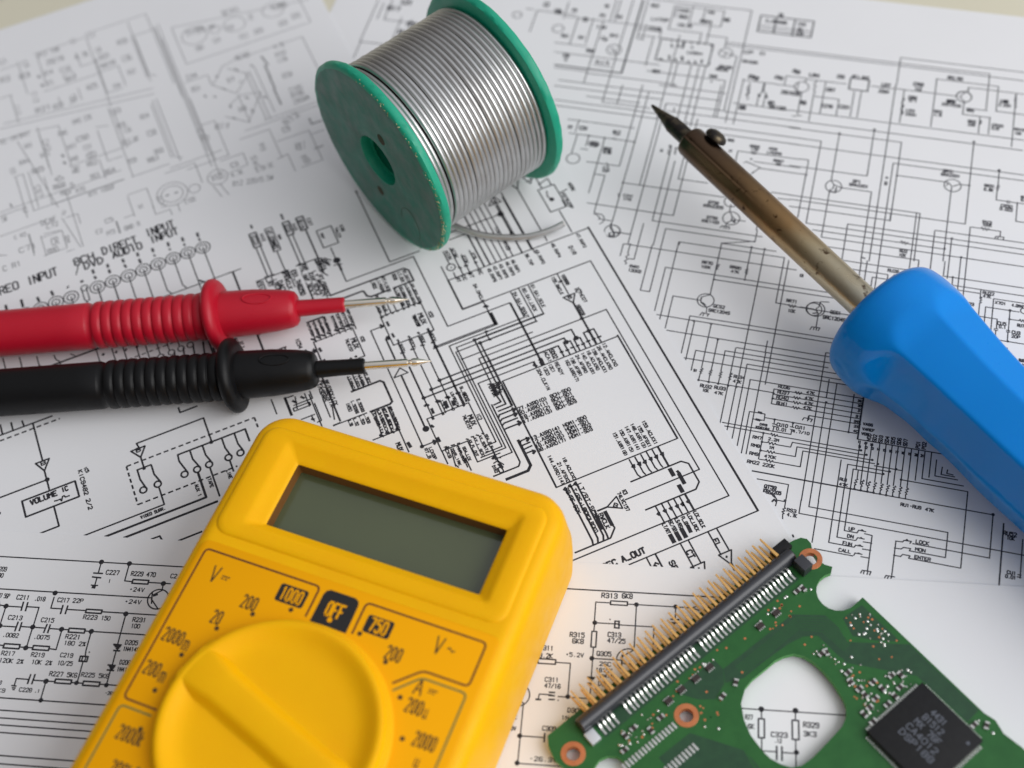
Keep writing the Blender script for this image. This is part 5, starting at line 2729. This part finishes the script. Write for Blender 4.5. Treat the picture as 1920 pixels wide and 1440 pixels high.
# ------------------------------------------------------------------ test probes
def make_probe(label, m, loc, rz):
    root = empty('test_probe', loc, rz)
    tag(root, label, 'test probe', 'pair of multimeter test probes')
    r0 = 5.45
    bm = bmesh.new()
    pr = [(25.3, 1.3), (25.4, 3.2), (25.9, 3.9), (27.0, 4.3), (30, 4.75), (35, 5.2), (42, 5.35), (43.5, 5.35)]
    lathe(bm, pr, 64)
    link('nose', bm, m, root)
    if True:
        bm = bmesh.new()
        n = 40
        P = [Vector((33.8 + 3.2 * math.cos(2 * math.pi * i / n), 1.35 * math.sin(2 * math.pi * i / n), 0)) for i in range(n)]
        for p in P: p.z = math.sqrt(max(0, (4.75 + (p.x - 30) * .085) ** 2 - p.y ** 2)) + .02
        rings = [[p + Vector((.25 * math.cos(a) * (p.x - 33.8) / 3.2, .25 * math.cos(a) * p.y / 1.35, .22 * math.sin(a))) for p in P] for a in [2 * math.pi * j / 8 for j in range(8)]]
        loft(bm, rings, closed=True)
        link('oval_mark', bm, m, root)
    bm = bmesh.new()
    pr = [(42.0, 5.2)]
    for i in range(13):
        a = math.pi * i / 12; pr.append((43.9 - 1.75 * math.cos(a), 5.5 + 2.9 * math.sin(a) ** .8))
    pr.append((46.0, 5.0))
    vs = lathe(bm, pr, 64)
    for v in bm.verts: v.co.x += (v.co.z) * .10
    link('finger_guard', bm, m, root)
    bm = bmesh.new()
    pr = [(45.2, 4.9)]
    for j in range(11):
        s0 = 46.4 + j * 2.33
        for i in range(7):
            a = math.pi * i / 6
            pr.append((s0 + 1.05 - 1.05 * math.cos(a), 5.08 + .40 * math.sin(a)))
        pr.append((s0 + 2.2, 5.02))
    pr.append((72.5, 4.95)); pr.append((73.0, 5.2))
    lathe(bm, pr, 64)
    link('ribbed_grip', bm, m, root)
    bm = bmesh.new()
    pr = [(72.6, 4.6), (72.9, 5.1), (73.4, 5.35), (78, 5.35), (100, 5.3), (128, 4.9), (130, 4.4), (130.6, 3)]
    lathe(bm, pr, 64, cap=(False, True))
    link('handle', bm, m, root)
    bm = bmesh.new()
    pr = [(14.6, 0.9), (14.65, 1.55), (14.9, 1.75), (20, 1.8), (25.6, 1.95)]
    lathe(bm, pr, 40)
    link('tip_sleeve', bm, m, root)
    bm = bmesh.new()
    pr = [(-0.2, 0.04), (0.1, 0.12), (2.9, 0.80), (3.4, 0.92), (4.2, 0.9), (4.45, 0.66), (5.0, 0.64), (5.15, 0.88), (5.4, 0.93), (15.2, 0.95)]
    lathe(bm, pr, 40)
    link('metal_tip', bm, M['nickel'], root)
    return root
PZ = 6.0
make_probe('red plastic test probe with a ribbed grip and round finger guard', M['red'], (-20.7, 22.4, PZ + .6), R(176.3))
make_probe('black plastic test probe with a ribbed grip and round finger guard', M['black'], (-17.0, 4.5, PZ + .6), R(175.7))

# ------------------------------------------------------------------ solder spool (local x runs along its axle)
def make_spool():
    rad = 24.4
    root = empty('solder_spool', (-23.47, 48.62, rad + .5), 0.5782)
    tag(root, 'scuffed green plastic spool of shiny silver solder wire lying on its side', 'spool')
    rnd = random.Random(4)
    def edge(a, r, t):
        if r < 20: return r
        n = noise.noise(Vector((math.cos(t) * 2.2, math.sin(t) * 2.2, a * .25))) * .28 + noise.noise(Vector((math.cos(t) * 11, math.sin(t) * 11, a))) * .16
        return r + n
    for f, (a0, a1, sgn) in enumerate(((0, 2.5, 1), (35.2, 32.7, -1))):
        bm = bmesh.new()
        d = (a1 - a0)
        pr = [(a0 + d * .9, 6.3), (a0 + d * .25, 6.25), (a0 + d * .05, 6.5), (a0, 7.0), (a0, 9), (a0, 22.6), (a0 + d * .02, 23.3), (a0 + d * .12, 24.0), (a0 + d * .3, 24.35), (a0 + d * .7, 24.35), (a0 + d * .92, 24.05), (a0 + d, 23.5), (a0 + d, 5)]
        vs = lathe(bm, pr, 160, fn=edge)
        for fc in bm.faces:
            c = fc.calc_center_median()
            if abs(c.x - a0) < .15 and math.hypot(c.y, c.z) < 23.0: fc.material_index = 1
        fl = link('flange', bm, [M['green'], M['green_face']], root)
        if f == 0:
            # small pits, a scratch ring and chipped, whitened flash along the rim
            for ang, rr, s0 in ((R(112), 10.8, 1.5), (R(-82), 11.4, 1.35)):
                bm = bmesh.new()
                n = 18
                ring = [(-.03, rr * math.cos(ang) + s0 * math.cos(2 * math.pi * i / n) * .9, rr * math.sin(ang) + s0 * 1.0 * math.sin(2 * math.pi * i / n)) for i in range(n)]
                ring2 = [(-.04, rr * math.cos(ang) + .85 * s0 * math.cos(2 * math.pi * i / n) * .8, rr * math.sin(ang) + .85 * s0 * math.sin(2 * math.pi * i / n)) for i in range(n)]
                loft(bm, [ring, ring2], False, True)
                link('drive_hole', bm, M['grime'], fl)
            bm = bmesh.new()
            ey, ez, ra, rb = -9.5, -14.0, 3.4, 5.2
            P = [(-.01, ey + ra * math.cos(2 * math.pi * i / 48), ez + rb * math.sin(2 * math.pi * i / 48)) for i in range(30)]
            tube(bm, P, .06, 6)
            link('scratch', bm, M['grime'], fl)
            bm = bmesh.new()
            for i in range(150):
                t = rnd.choice((rnd.gauss(2.55, .5), rnd.gauss(3.3, .35), rnd.gauss(-2.85, .3), rnd.uniform(1.4, 3.9)))
                # t measured so that y points into the scene; the visible rim runs from top to the near bottom
                rr = 23.4 + rnd.uniform(0, .75); x = rnd.uniform(-.05, .7) * (rr - 23.2) + .02
                c = Vector((x, rr * math.cos(t), rr * math.sin(t)))
                m4 = Matrix.Translation(c) @ Matrix.Rotation(rnd.uniform(0, 6), 4, 'X') @ Matrix.Rotation(rnd.uniform(-.5, .5), 4, 'Y')
                l = rnd.uniform(.12, 1.0) * rnd.random() + .1
                box(bm, -.09, -l / 2, -.08, .09, l / 2, .10, mat=m4)
            link('chipped_edge', bm, M['rim_chip'], fl)
    # bore
    bm = bmesh.new()
    lathe(bm, [(.3, 6.3), (34.9, 6.3)], 48)
    link('bore', bm, M['green'], root)
    bm = bmesh.new()
    lathe(bm, [(2.4, 19.3), (32.8, 19.3)], 96)
    link('inner_winding', bm, M['core'], root)
    # outer layer of wire as one helix, slightly uneven
    bm = bmesh.new()
    w = 0.655; turns = 22.6; seg = 96
    N = int(turns * seg); rings = []
    for i in range(N + 1):
        tt = i / seg; a = 2 * math.pi * tt + .5
        x = 3.35 + tt * 1.275 + .17 * noise.noise(Vector((tt * .9, math.cos(a) * .8, 3)))
        if tt < 4: x += .20 * math.sin(a * .5 + 1) * (1 - tt / 4)
        rr = 20.75 + .16 * noise.noise(Vector((tt * 1.7, math.sin(a) * 1.3, 9))) - (.35 if tt < 1.5 else 0)
        c = Vector((x, rr * math.cos(a), rr * math.sin(a)))
        rad_ = Vector((0, math.cos(a), math.sin(a)))
        rings.append([c + w * (math.cos(2 * math.pi * k / 12) * rad_ + math.sin(2 * math.pi * k / 12) * Vector((1, 0, 0))) for k in range(12)])
    loft(bm, rings, True, True)
    link('wound_wire', bm, M['solder'], root)
    # loose end, from under the coil towards the right
    Ri = Matrix.Rotation(-0.5782, 4, 'Z')
    ends = TAIL
    pts = []
    P = [Vector(p) for p in ends]
    def cr(p0, p1, p2, p3, t):
        return .5 * ((2 * p1) + (-p0 + p2) * t + (2 * p0 - 5 * p1 + 4 * p2 - p3) * t * t + (-p0 + 3 * p1 - 3 * p2 + p3) * t ** 3)
    Q = [P[0]] + P + [P[-1]]
    for i in range(1, len(Q) - 2):
        for j in range(10): pts.append(cr(Q[i - 1], Q[i], Q[i + 1], Q[i + 2], j / 10))
    pts.append(P[-1])
    loc = Vector((-23.47, 48.62, rad + .5))
    pts = [Ri @ (p - loc) for p in pts]
    bm = bmesh.new()
    tube(bm, pts, .78, 16)
    tw = link('loose_wire_end', bm, M['solder'], root)
    d = (pts[-1] - pts[-2]).normalized()
    bm = bmesh.new()
    tube(bm, [pts[-1], pts[-1] + d * .06], [.46, .40], 14)
    link('flux_core', bm, mat('flux_core', (.55, .42, .22), .5), tw)
    return root
TAIL = [(-10.64, 48.78, 3.0), (-8.79, 46.14, 2.4), (-3.58, 43.11, 1.6), (2.6, 41.02, 1.4), (8.9, 40.15, 1.5), (13.67, 40.49, 2.2), (17.32, 41.39, 3.0)]
make_spool()

# ------------------------------------------------------------------ soldering iron (local x from the tip back along the handle)
def make_iron():
    a = Vector((41.73, 62.16, 17.0)); b = Vector((78.3, -5.4, 15.1))
    d = b - a; Lf = d.length
    root = empty('soldering_iron', a, 0)
    root.rotation_euler = d.to_track_quat('X', 'Z').to_euler()
    tag(root, 'soldering iron with a glossy blue handle, heat-stained metal barrel and blackened pointed tip', 'soldering iron')
    bm = bmesh.new()
    pr = [(0.0, .16), (.3, .38), (4, 1.05), (7.2, 1.75), (8.0, 2.0), (8.4, 1.95), (10.5, 2.0), (15.5, 2.05)]
    lathe(bm, pr, 48, fn=lambda x, r, t: r * (1 + .05 * noise.noise(Vector((x * 1.3, math.cos(t) * 2, math.sin(t) * 2)))))
    link('tip', bm, M['tip'], root)
    bm = bmesh.new()
    pr = [(14.4, 1.9), (14.2, 2.5), (14.15, 3.2), (14.4, 3.55), (14.9, 3.7), (18, 3.75), (40, 3.7), (62, 3.6), (Lf + 4, 3.6)]
    def br(x, r, t):
        # rolled seam: a shallow groove along the upper side
        dt = (t - R(118) + math.pi) % (2 * math.pi) - math.pi
        k = 1 - sstep(30, 40, x)
        return r + k * (-.10 * math.exp(-(dt / .06) ** 2) + .16 * math.exp(-((dt - .16) / .08) ** 2)) if r > 3 else r
    pr2 = []
    for (x0, r0), (x1, r1) in zip(pr[:-1], pr[1:]):
        n = max(1, int((x1 - x0) / 3))
        for i in range(n): pr2.append((x0 + (x1 - x0) * i / n, r0 + (r1 - r0) * i / n))
    pr2.append(pr[-1])
    lathe(bm, pr2, 120, fn=br)
    brl = link('barrel', bm, M['barrel'], root)
    # clamping screw on the side
    sd = Vector((0, .74, .67)).normalized()
    bm = bmesh.new()
    lathe(bm, [(0, 1.05), (1.6, 1.05)], 24, 'z')
    lathe(bm, [(0.9, 1.0), (0.95, 2.2), (1.2, 2.65), (1.8, 2.7), (2.5, 2.3), (3.0, 1.3), (3.1, .001)], 32, 'z')
    q = sd.to_track_quat('Z', 'X').to_matrix().to_4x4()
    for v in bm.verts: v.co = q @ v.co + Vector((19.3, 0, 0)) + sd * 3.0
    link('screw', bm, M['tip'], brl)
    # handle
    bm = bmesh.new()
    prof = [(-.1, 3.5), (0, 6.0), (0.0, 9.5), (0, 12.6), (.25, 13.3), (1.0, 14.0), (1.9, 14.4), (4.6, 14.75), (8, 14.7), (11, 14.5), (14, 14.1), (17, 13.7), (20, 13.3), (25, 12.7), (31, 12.2), (40, 11.8), (52, 11.4), (70, 11.2), (95, 11.8), (112, 11.5), (117, 10), (119, 7)]
    NECK = [(7, 0), (15, 1.5), (19, 1.5), (28, .8), (44, 0)]
    def neck(u):
        for (x0, y0), (x1, y1) in zip(NECK[:-1], NECK[1:]):
            if x0 <= u <= x1: return y0 + (y1 - y0) * sstep(x0, x1, u)
        return 0
    def fine(P, step=1.0):
        out = []
        Q = [P[0]] + P + [P[-1]]
        for i in range(1, len(Q) - 2):
            p0, p1, p2, p3 = [Vector(q_) for q_ in Q[i - 1:i + 3]]
            n = max(1, int((p2 - p1).length / step))
            for j in range(n):
                t = j / n
                v = .5 * ((2 * p1) + (-p0 + p2) * t + (2 * p0 - 5 * p1 + 4 * p2 - p3) * t * t + (-p0 + 3 * p1 - 3 * p2 + p3) * t ** 3)
                out.append((v.x, v.y))
        out.append(P[-1]); return out
    def hex_(x, r, t):
        u = x - Lf
        if u < 1: return r
        k0 = sstep(2, 15, u)
        r -= neck(u) * sstep(-.7, 1.0, math.cos(t - R(228)))
        ph = (t - R(108) + math.pi / 8) % (math.pi / 4) - math.pi / 8
        flat = r * (1.10 - .165 * k0) / math.cos(ph)
        r = r * (1 + .02 * k0)
        k = .4
        h = max(k - abs(r - flat), 0) / k
        return min(r, flat) - h * h * k * .25
    vs = lathe(bm, [(Lf + x, r) for x, r in fine(prof)], 180, cap=(False, True), fn=hex_)
    link('handle', bm, M['blue'], root)
    return root
make_iron()

# ------------------------------------------------------------------ circuit board (local x along its connector)
def make_board():
    root = empty('circuit_board', (3.12, -78.86, 0.7), 0.55765)
    tag(root, 'small green circuit board with a gold pinned black connector and a large rounded hole', 'circuit board')
    z0, z1 = 0.8, 2.1
    out = [(-6.1, 0.4), (0.3, 0.4), (54.0, 0.4), (57.4, -0.1), (58.9, -0.6), (59.6, -1.6), (59.5, -2.8), (58.4, -4.4), (57.9, -6.2), (58.2, -7.9), (59.0, -9.2)]
    cx, cy, cr_ = 55.9, -13.6, 4.1
    for a in (62, 80, 100, 120, 140, 160, 180, 200, 220, 240, 260, 275):
        out.append((cx + cr_ * math.cos(R(a)), cy + cr_ * math.sin(R(a))))
    out += [(58.7, -17.6), (58.6, -48.1), (59.1, -50.3), (58.3, -52.9), (58.8, -56.7), (58.8, -75), (-9, -75), (-9, -24), (-8.8, -14)]
    out += [(-1.6 + 3.3 * math.cos(R(a)), -12.6 + 3.3 * math.sin(R(a))) for a in (-150, -120, -90, -60, -30, 0, 30, 60, 90, 120, 150)] + [(-5.4, -9.0), (-7.6, -6.6), (-7.9, -4), (-7.2, -1.2)]
    hole = [(34.6, -16.1), (36.8, -16.1), (38.5, -16.5), (40.2, -17.3), (41.3, -18.7), (41.9, -20.6), (42.1, -22.9), (41.8, -26.3), (40.9, -29.9), (40.2, -31.2), (39.0, -32.4), (36.9, -33.3), (32.7, -33.7), (28.5, -34.0), (26.0, -33.8), (24.4, -32.9), (23.3, -31.2), (22.6, -29.2), (22.5, -27.2), (22.9, -23.7), (24.0, -20.8), (25.8, -18.1), (28.5, -16.4), (30.6, -16.05)]
    mounts = [(16.4, -13.3), (-4.6, -5.3), (57.0, -5.2)]
    loops = [out, hole] + [[(x + 1.3 * math.cos(2 * math.pi * i / 24), y + 1.3 * math.sin(2 * math.pi * i / 24)) for i in range(24)] for x, y in mounts]
    bm = bmesh.new()
    el = []; pairs = []
    for L in loops:
        b = [bm.verts.new((x, y, z0)) for x, y in L]; t = [bm.verts.new((x, y, z1)) for x, y in L]
        pairs.append((b, t)); n = len(L)
        el.append([bm.edges.new((b[i], b[(i + 1) % n])) for i in range(n)]); el.append([bm.edges.new((t[i], t[(i + 1) % n])) for i in range(n)])
    bmesh.ops.triangle_fill(bm, use_beauty=True, edges=[e for l in el[1::2] for e in l])
    bmesh.ops.triangle_fill(bm, use_beauty=True, edges=[e for l in el[0::2] for e in l])
    for b, t in pairs:
        n = len(b)
        for i in range(n):
            bm.faces.new((b[i], b[(i + 1) % n], t[(i + 1) % n], t[i])).material_index = 1
    brd = link('board', bm, [M['pcb'], M['pcb_edge']], root, smooth=False)
    k = Ink(z1 + .012)
    k.poly([(28.0, -11.0), (45.8, -11.4), (50.5, -15.6), (50.6, -19.1), (49.7, -22.2), (58.3, -30.1), (58.3, -47.1), (55.0, -47.3), (54.6, -35.3), (49.4, -28.7), (46.4, -24.9), (46.4, -17.7), (44.1, -16.0), (40.9, -15.3), (35.0, -14.9), (29.7, -14.8), (26.3, -13.3)])
    k.poly([(18, -8.4), (27.9, -8.6), (27.9, -11.0), (26.1, -13.3), (22.6, -14.4), (20.2, -12.4), (18.9, -10.4)])
    k.poly([(52.6, -18.2), (57.4, -18.6), (57.4, -28.6), (54.0, -25.4), (51.4, -22)])
    k.poly([(7, -16), (14.6, -16.2), (20, -25), (20, -40), (7, -40)], .002)
    k.poly([(2.0, -6.9), (2.0, -3.8), (52.2, -3.8), (52.2, -6.9)], .003)  # dark strip laid under the leads, shows between them
    k.link('dark_mask_area', M['pcb_dark'], brd)
    k = Ink(z1 + .014)
    for j in range(3):
        o = j * .75
        k.line([(14.5 + o, -15.6 - o), (19.5 + o, -16.2), (21.6 - o * .2, -20.4), (20.9 - o, -27.8), (20 - o, -36)], .26)
    for j in range(6):
        k.line([(30, -12.3 - j * .4), (46.0 - j * .3, -12.4 - j * .4), (50.2 - j * .5, -16.2 - j * .3), (50.0 - j * .4, -23)], .1)
    k.line([(43.5, -18.6), (46.5, -24), (45.8, -26)], .3)
    k.link('trace', M['pcb'], brd)
    for x, y in mounts:
        bm = bmesh.new()
        n = 36
        loft(bm, [[(x + r * math.cos(2 * math.pi * i / n), y + r * math.sin(2 * math.pi * i / n), z) for i in range(n)] for r, z in ((2.35, z1), (2.3, z1 + .05), (1.35, z1 + .05), (1.28, z1 - .05), (1.28, z0))])
        link('mounting_ring', bm, M['copper'], brd)
    # connector housing: a long rounded bar with end lugs
    bm = bmesh.new()
    sec = []
    for i in range(14):
        a = R(-10 + 200 * i / 13); sec.append((-2.45 + 1.5 * math.cos(a), z1 + 1.2 + 1.75 * math.sin(a)))
    sec = [(-1.0, z1 + .03)] + sec + [(-3.9, z1 + .03)]
    loft(bm, [[(x, y * s_ + (1 - s_) * -2.4, z1 + (z - z1) * s_) for y, z in sec] for x, s_ in ((-.7, .86), (-.4, 1), (54.1, 1), (54.4, .86))], True, True)
    cn = link('connector', bm, M['conn'], root)
    bm = bmesh.new()
    box(bm, 53.0, -7.2, z1 + .02, 55.3, -4.1, z1 + 3)
    bevelled(bm, .3)
    link('end_lug', bm, M['conn'], cn)
    bm = bmesh.new()
    box(bm, 51.6, -1.4, z1 + .02, 55.6, .9, z1 + 1.9)
    bevelled(bm, .3)
    link('end_lug', bm, M['chip'], cn)
    bm = bmesh.new()
    box(bm, -1.0, -6.7, z1 + .02, 1.2, -4.0, z1 + 1)
    bevelled(bm, .25)
    link('end_tab', bm, M['silver_tab'], cn)
    # two rows of gold pins
    def pin_mesh():
        bm = bmesh.new()
        vs = box(bm, -.31, 0, -.31, .31, 4.9, .31)
        for v in vs:
            if v.co.y > 4.8: v.co.x *= .45; v.co.z *= .45
        bm.faces.ensure_lookup_table()
        return bm
    src = None
    rnd = random.Random(2)
    cols = [i for i in range(25)]
    for row in range(2):
        for i in cols:
            if src is None:
                src = link('gold_pin', pin_mesh(), M['gold'], cn, smooth=False); o = src
            else:
                o = src.copy(); col.objects.link(o); o.parent = cn
            o.location = ((2.3 + i * 2.04 + (.12 if row else 0)) * S, -1.4 * S, (z1 + (2.7 if row else .4)) * S)
            o.rotation_euler = (rnd.uniform(-.03, .03) + (.04 if row else -.10), 0, rnd.uniform(-.05, .05))
    # tinned leads of the connector on the board side
    src = None
    x = 2.6
    xs = [2.6 + i * 1.02 for i in range(49)]
    for i, x in enumerate(xs):
        if i in (4, 5, 24): continue
        if src is None:
            bm = bmesh.new()
            sec = [(0, .75), (-.5, .75), (-1.0, .45), (-1.3, .12), (-2.5, .10), (-2.5, .0), (-1.4, .0), (-1.1, .2), (-.6, .45), (0, .45)]
            loft(bm, [[(xx, y, z) for y, z in sec] for xx in (-.2, .2)], True, True)
            src = link('tinned_lead', bm, M['tin'], cn, smooth=False); o = src
        else:
            o = src.copy(); col.objects.link(o); o.parent = cn
        o.location = (x * S, -3.95 * S - .0 * S, (z1 + .02) * S)
        o.rotation_euler = (0, 0, rnd.uniform(-.04, .04))
    # small tinned pads of the two lower rows
    bm = bmesh.new()
    for i in range(16):
        box(bm, 1.0 + i * .82 - .24, -14.0, z1 + .01, 1.0 + i * .82 + .24, -12.6, z1 + .16)
    for i in range(10):
        box(bm, 5.8 + i * .86 - .24, -19.6, z1 + .01, 5.8 + i * .86 + .24, -18.0, z1 + .16)
    bevelled(bm, .07, 2)
    link('contact_pads', bm, M['tin'], brd)
    # solder bumps, small parts and vias
    pads = [(55.7, -19.7), (54.4, -19.7), (54.4, -18.9), (52.7, -20.2), (55.7, -21.7), (55.6, -22.6), (54.5, -22.6), (52.5, -22.5), (53.5, -24.5), (55.7, -24.3), (56.7, -25.2), (55.6, -25.2), (56.7, -26.1), (54.5, -26.3), (55.7, -27.1), (54.5, -27.2),
            (45.8, -19.8), (43.9, -19.8), (43.1, -19.8), (45.1, -22.4), (45.4, -23.1), (45.5, -24.0), (44.8, -23.9), (54.2, -33.4), (51.9, -34.4), (52.5, -35.7), (56.7, -48.4), (56.9, -51.6), (17.5, -17.1), (19.2, -19.0), (3.0, -9.7), (12.9, -9.2), (8.1, -10.3), (10.9, -9.4), (6.0, -11.3), (50.2, -7.2 - 1.5), (51.4, -9.6), (52.3, -9.9)]
    for cx_, cy_, sx_, sy_, n_ in ((46, -29, 2.4, 4.2, 22), (51, -33.5, 3.4, 2.2, 20), (42.5, -34.6, 2.6, 1.8, 10), (6.5, -9.6, 4.5, 1.8, 14), (55, -23.2, 2.2, 4, 10), (24, -8.2, 4, .5, 5), (45, -8.4, 5, .6, 6)):
        pads += [(cx_ + rnd.uniform(-sx_, sx_), cy_ + rnd.uniform(-sy_, sy_)) for _ in range(n_)]
    pads = [q_ for q_ in pads if not (22 < q_[0] < 42.6 and -34.6 < q_[1] < -15.6) and not (38.4 < q_[0] < 54.7 and q_[1] < -36.2)]
    bm = bmesh.new()
    for x, y in pads:
        r = rnd.uniform(.17, .34)
        lathe_ring = [[(x + rr * math.cos(2 * math.pi * i / 10), y + rr * math.sin(2 * math.pi * i / 10), z1 + zz) for i in range(10)] for rr, zz in ((r, .0), (r * .85, .12), (r * .4, .2))]
        loft(bm, lathe_ring, False, True)
    link('solder_bumps', bm, M['tin'], brd)
    bm = bmesh.new()
    vias = [(40.9, -11.1), (42.8, -11.8), (46.1, -10.8), (48.1, -11.1), (45.3, -17.1), (43.2, -17.4), (30.2, -13.8), (24.8, -17.2), (57.0, -28.0), (50.4, -22.4), (54.6, -56.0)]
    for i in range(70):
        a = rnd.choice(((50, -30, 6, 6), (44, -30, 3, 5), (8, -9.5, 6, 2), (30, -8.2, 16, 1.0), (55, -23, 2.5, 5), (21, -15, 3, 3), (44, -10, 4, 1.5)))
        vias.append((a[0] + rnd.uniform(-1, 1) * a[2], a[1] + rnd.uniform(-1, 1) * a[3]))
    for x, y in vias:
        if 22 < x < 42.5 and -34.5 < y < -15.5: continue
        if y < -36.4 and 38 < x < 56: continue
        r = rnd.uniform(.16, .27)
        bm.faces.new([bm.verts.new((x + r * math.cos(2 * math.pi * i / 10), y + r * math.sin(2 * math.pi * i / 10), z1 + .035)) for i in range(10)])
    link('copper_vias', bm, M['copper'], brd)
    def comp(x, y, rz, l, w, h, name='chip_resistor'):
        bm = bmesh.new()
        e = l * .24
        box(bm, -l / 2 + e, -w / 2, 0, l / 2 - e, w / 2, h, 0)
        box(bm, -l / 2, -w / 2 - .01, 0, -l / 2 + e, w / 2 + .01, h + .03, 1)
        box(bm, l / 2 - e, -w / 2 - .01, 0, l / 2, w / 2 + .01, h + .03, 1)
        link(name, bm, [M['resistor'], M['tin']], brd, smooth=False, loc=(x, y, z1 + .01), rz=rz)
    for x, y, rz in ((45.2, -26.7, 0), (44.3, -28.3, 1.57), (44.5, -30.3, .0), (44.5, -31.8, 1.57), (47.4, -31.0, 0), (47.8, -33.0, 1.57), (51.0, -32.3, 0), (52.4, -33.3, 1.57), (50.5, -34.9, 0), (45.4, -33.5, 0), (46.3, -35.7, 0),
                     (41.6, -34.3, 1.57), (43.3, -34.0, 0), (41.8, -36.3, 0), (48.5, -35.5, 1.57), (27.8, -14.6, .6), (24.0, -15.0, 0.2), (45.1, -21.2, 1.2), (44.2, -20.8, 0), (12.4, -10.6, 0), (9.3, -11.3, 1.57), (7.1, -8.9, 0), (5.0, -9.0, 1.57), (3.1, -11.0, 0),
                     (57.0, -50.0, .5), (55.4, -48.5, 0), (51.2, -8.9, 1.57), (49.9, -8.6, 0)):
        comp(x, y, rz, 1.5, .8, .45)
    for x, y in ((15.7, -9.1), (19.0, -9.0), (22.6, -9.1), (26.1, -9.1), (39.3, -9.2), (43.6, -9.2)):
        bm = bmesh.new()
        box(bm, -.75, -.5, 0.05, .75, .5, .5, 0)
        for i in range(4):
            for s_ in (-1, 1):
                box(bm, -.62 + i * .41 - .11, s_ * .5 - (.3 if s_ < 0 else 0), 0, -.62 + i * .41 + .11, s_ * .5 + (.3 if s_ > 0 else 0), .16, 1)
        link('resistor_pack', bm, [M['resistor'], M['tin']], brd, smooth=False, loc=(x, y, z1 + .01), rz=0)
    # big chip
    bm = bmesh.new()
    box(bm, 39.2, -51.6, z1 + .15, 53.9, -37.0, z1 + 1.5)
    bevelled(bm, .15)
    ch = link('large_chip', bm, M['chip'], brd)
    bm = bmesh.new()
    for sx, sy, dx, dy in ((39.2, -37.0, 1, 0), (39.2, -51.6, 1, 0), (39.2, -51.6, 0, 1), (53.9, -51.6, 0, 1)):
        for i in range(28):
            x = sx + dx * (.8 + i * .485); y = sy + dy * (.8 + i * .485)
            if dx: box(bm, x - .11, y - (.7 if sy < -45 else 0), z1 + .01, x + .11, y + (0 if sy < -45 else .7), z1 + .2)
            else: box(bm, x - (.7 if sx < 45 else 0), y - .11, z1 + .01, x + (0 if sx < 45 else .7), y + .11, z1 + .2)
    link('chip_leads', bm, M['tin'], ch, smooth=False)
    k = Ink(z1 + 1.515)
    for i, (tx, L) in enumerate((('4431', 3.4), ('B1512', 4.6), ('MX 76F', 6.0), ('CA4012', 7.2), ('DSP188', 8.0))):
        k.text((51.0 - i * 1.75, -43.6 - i * .25), L, 1.15, -90, tx, w=.24)
    k.dot((51.4, -50.2), .35)
    k.link('chip_marking', M['chip_ink'], ch)
    return root
make_board()
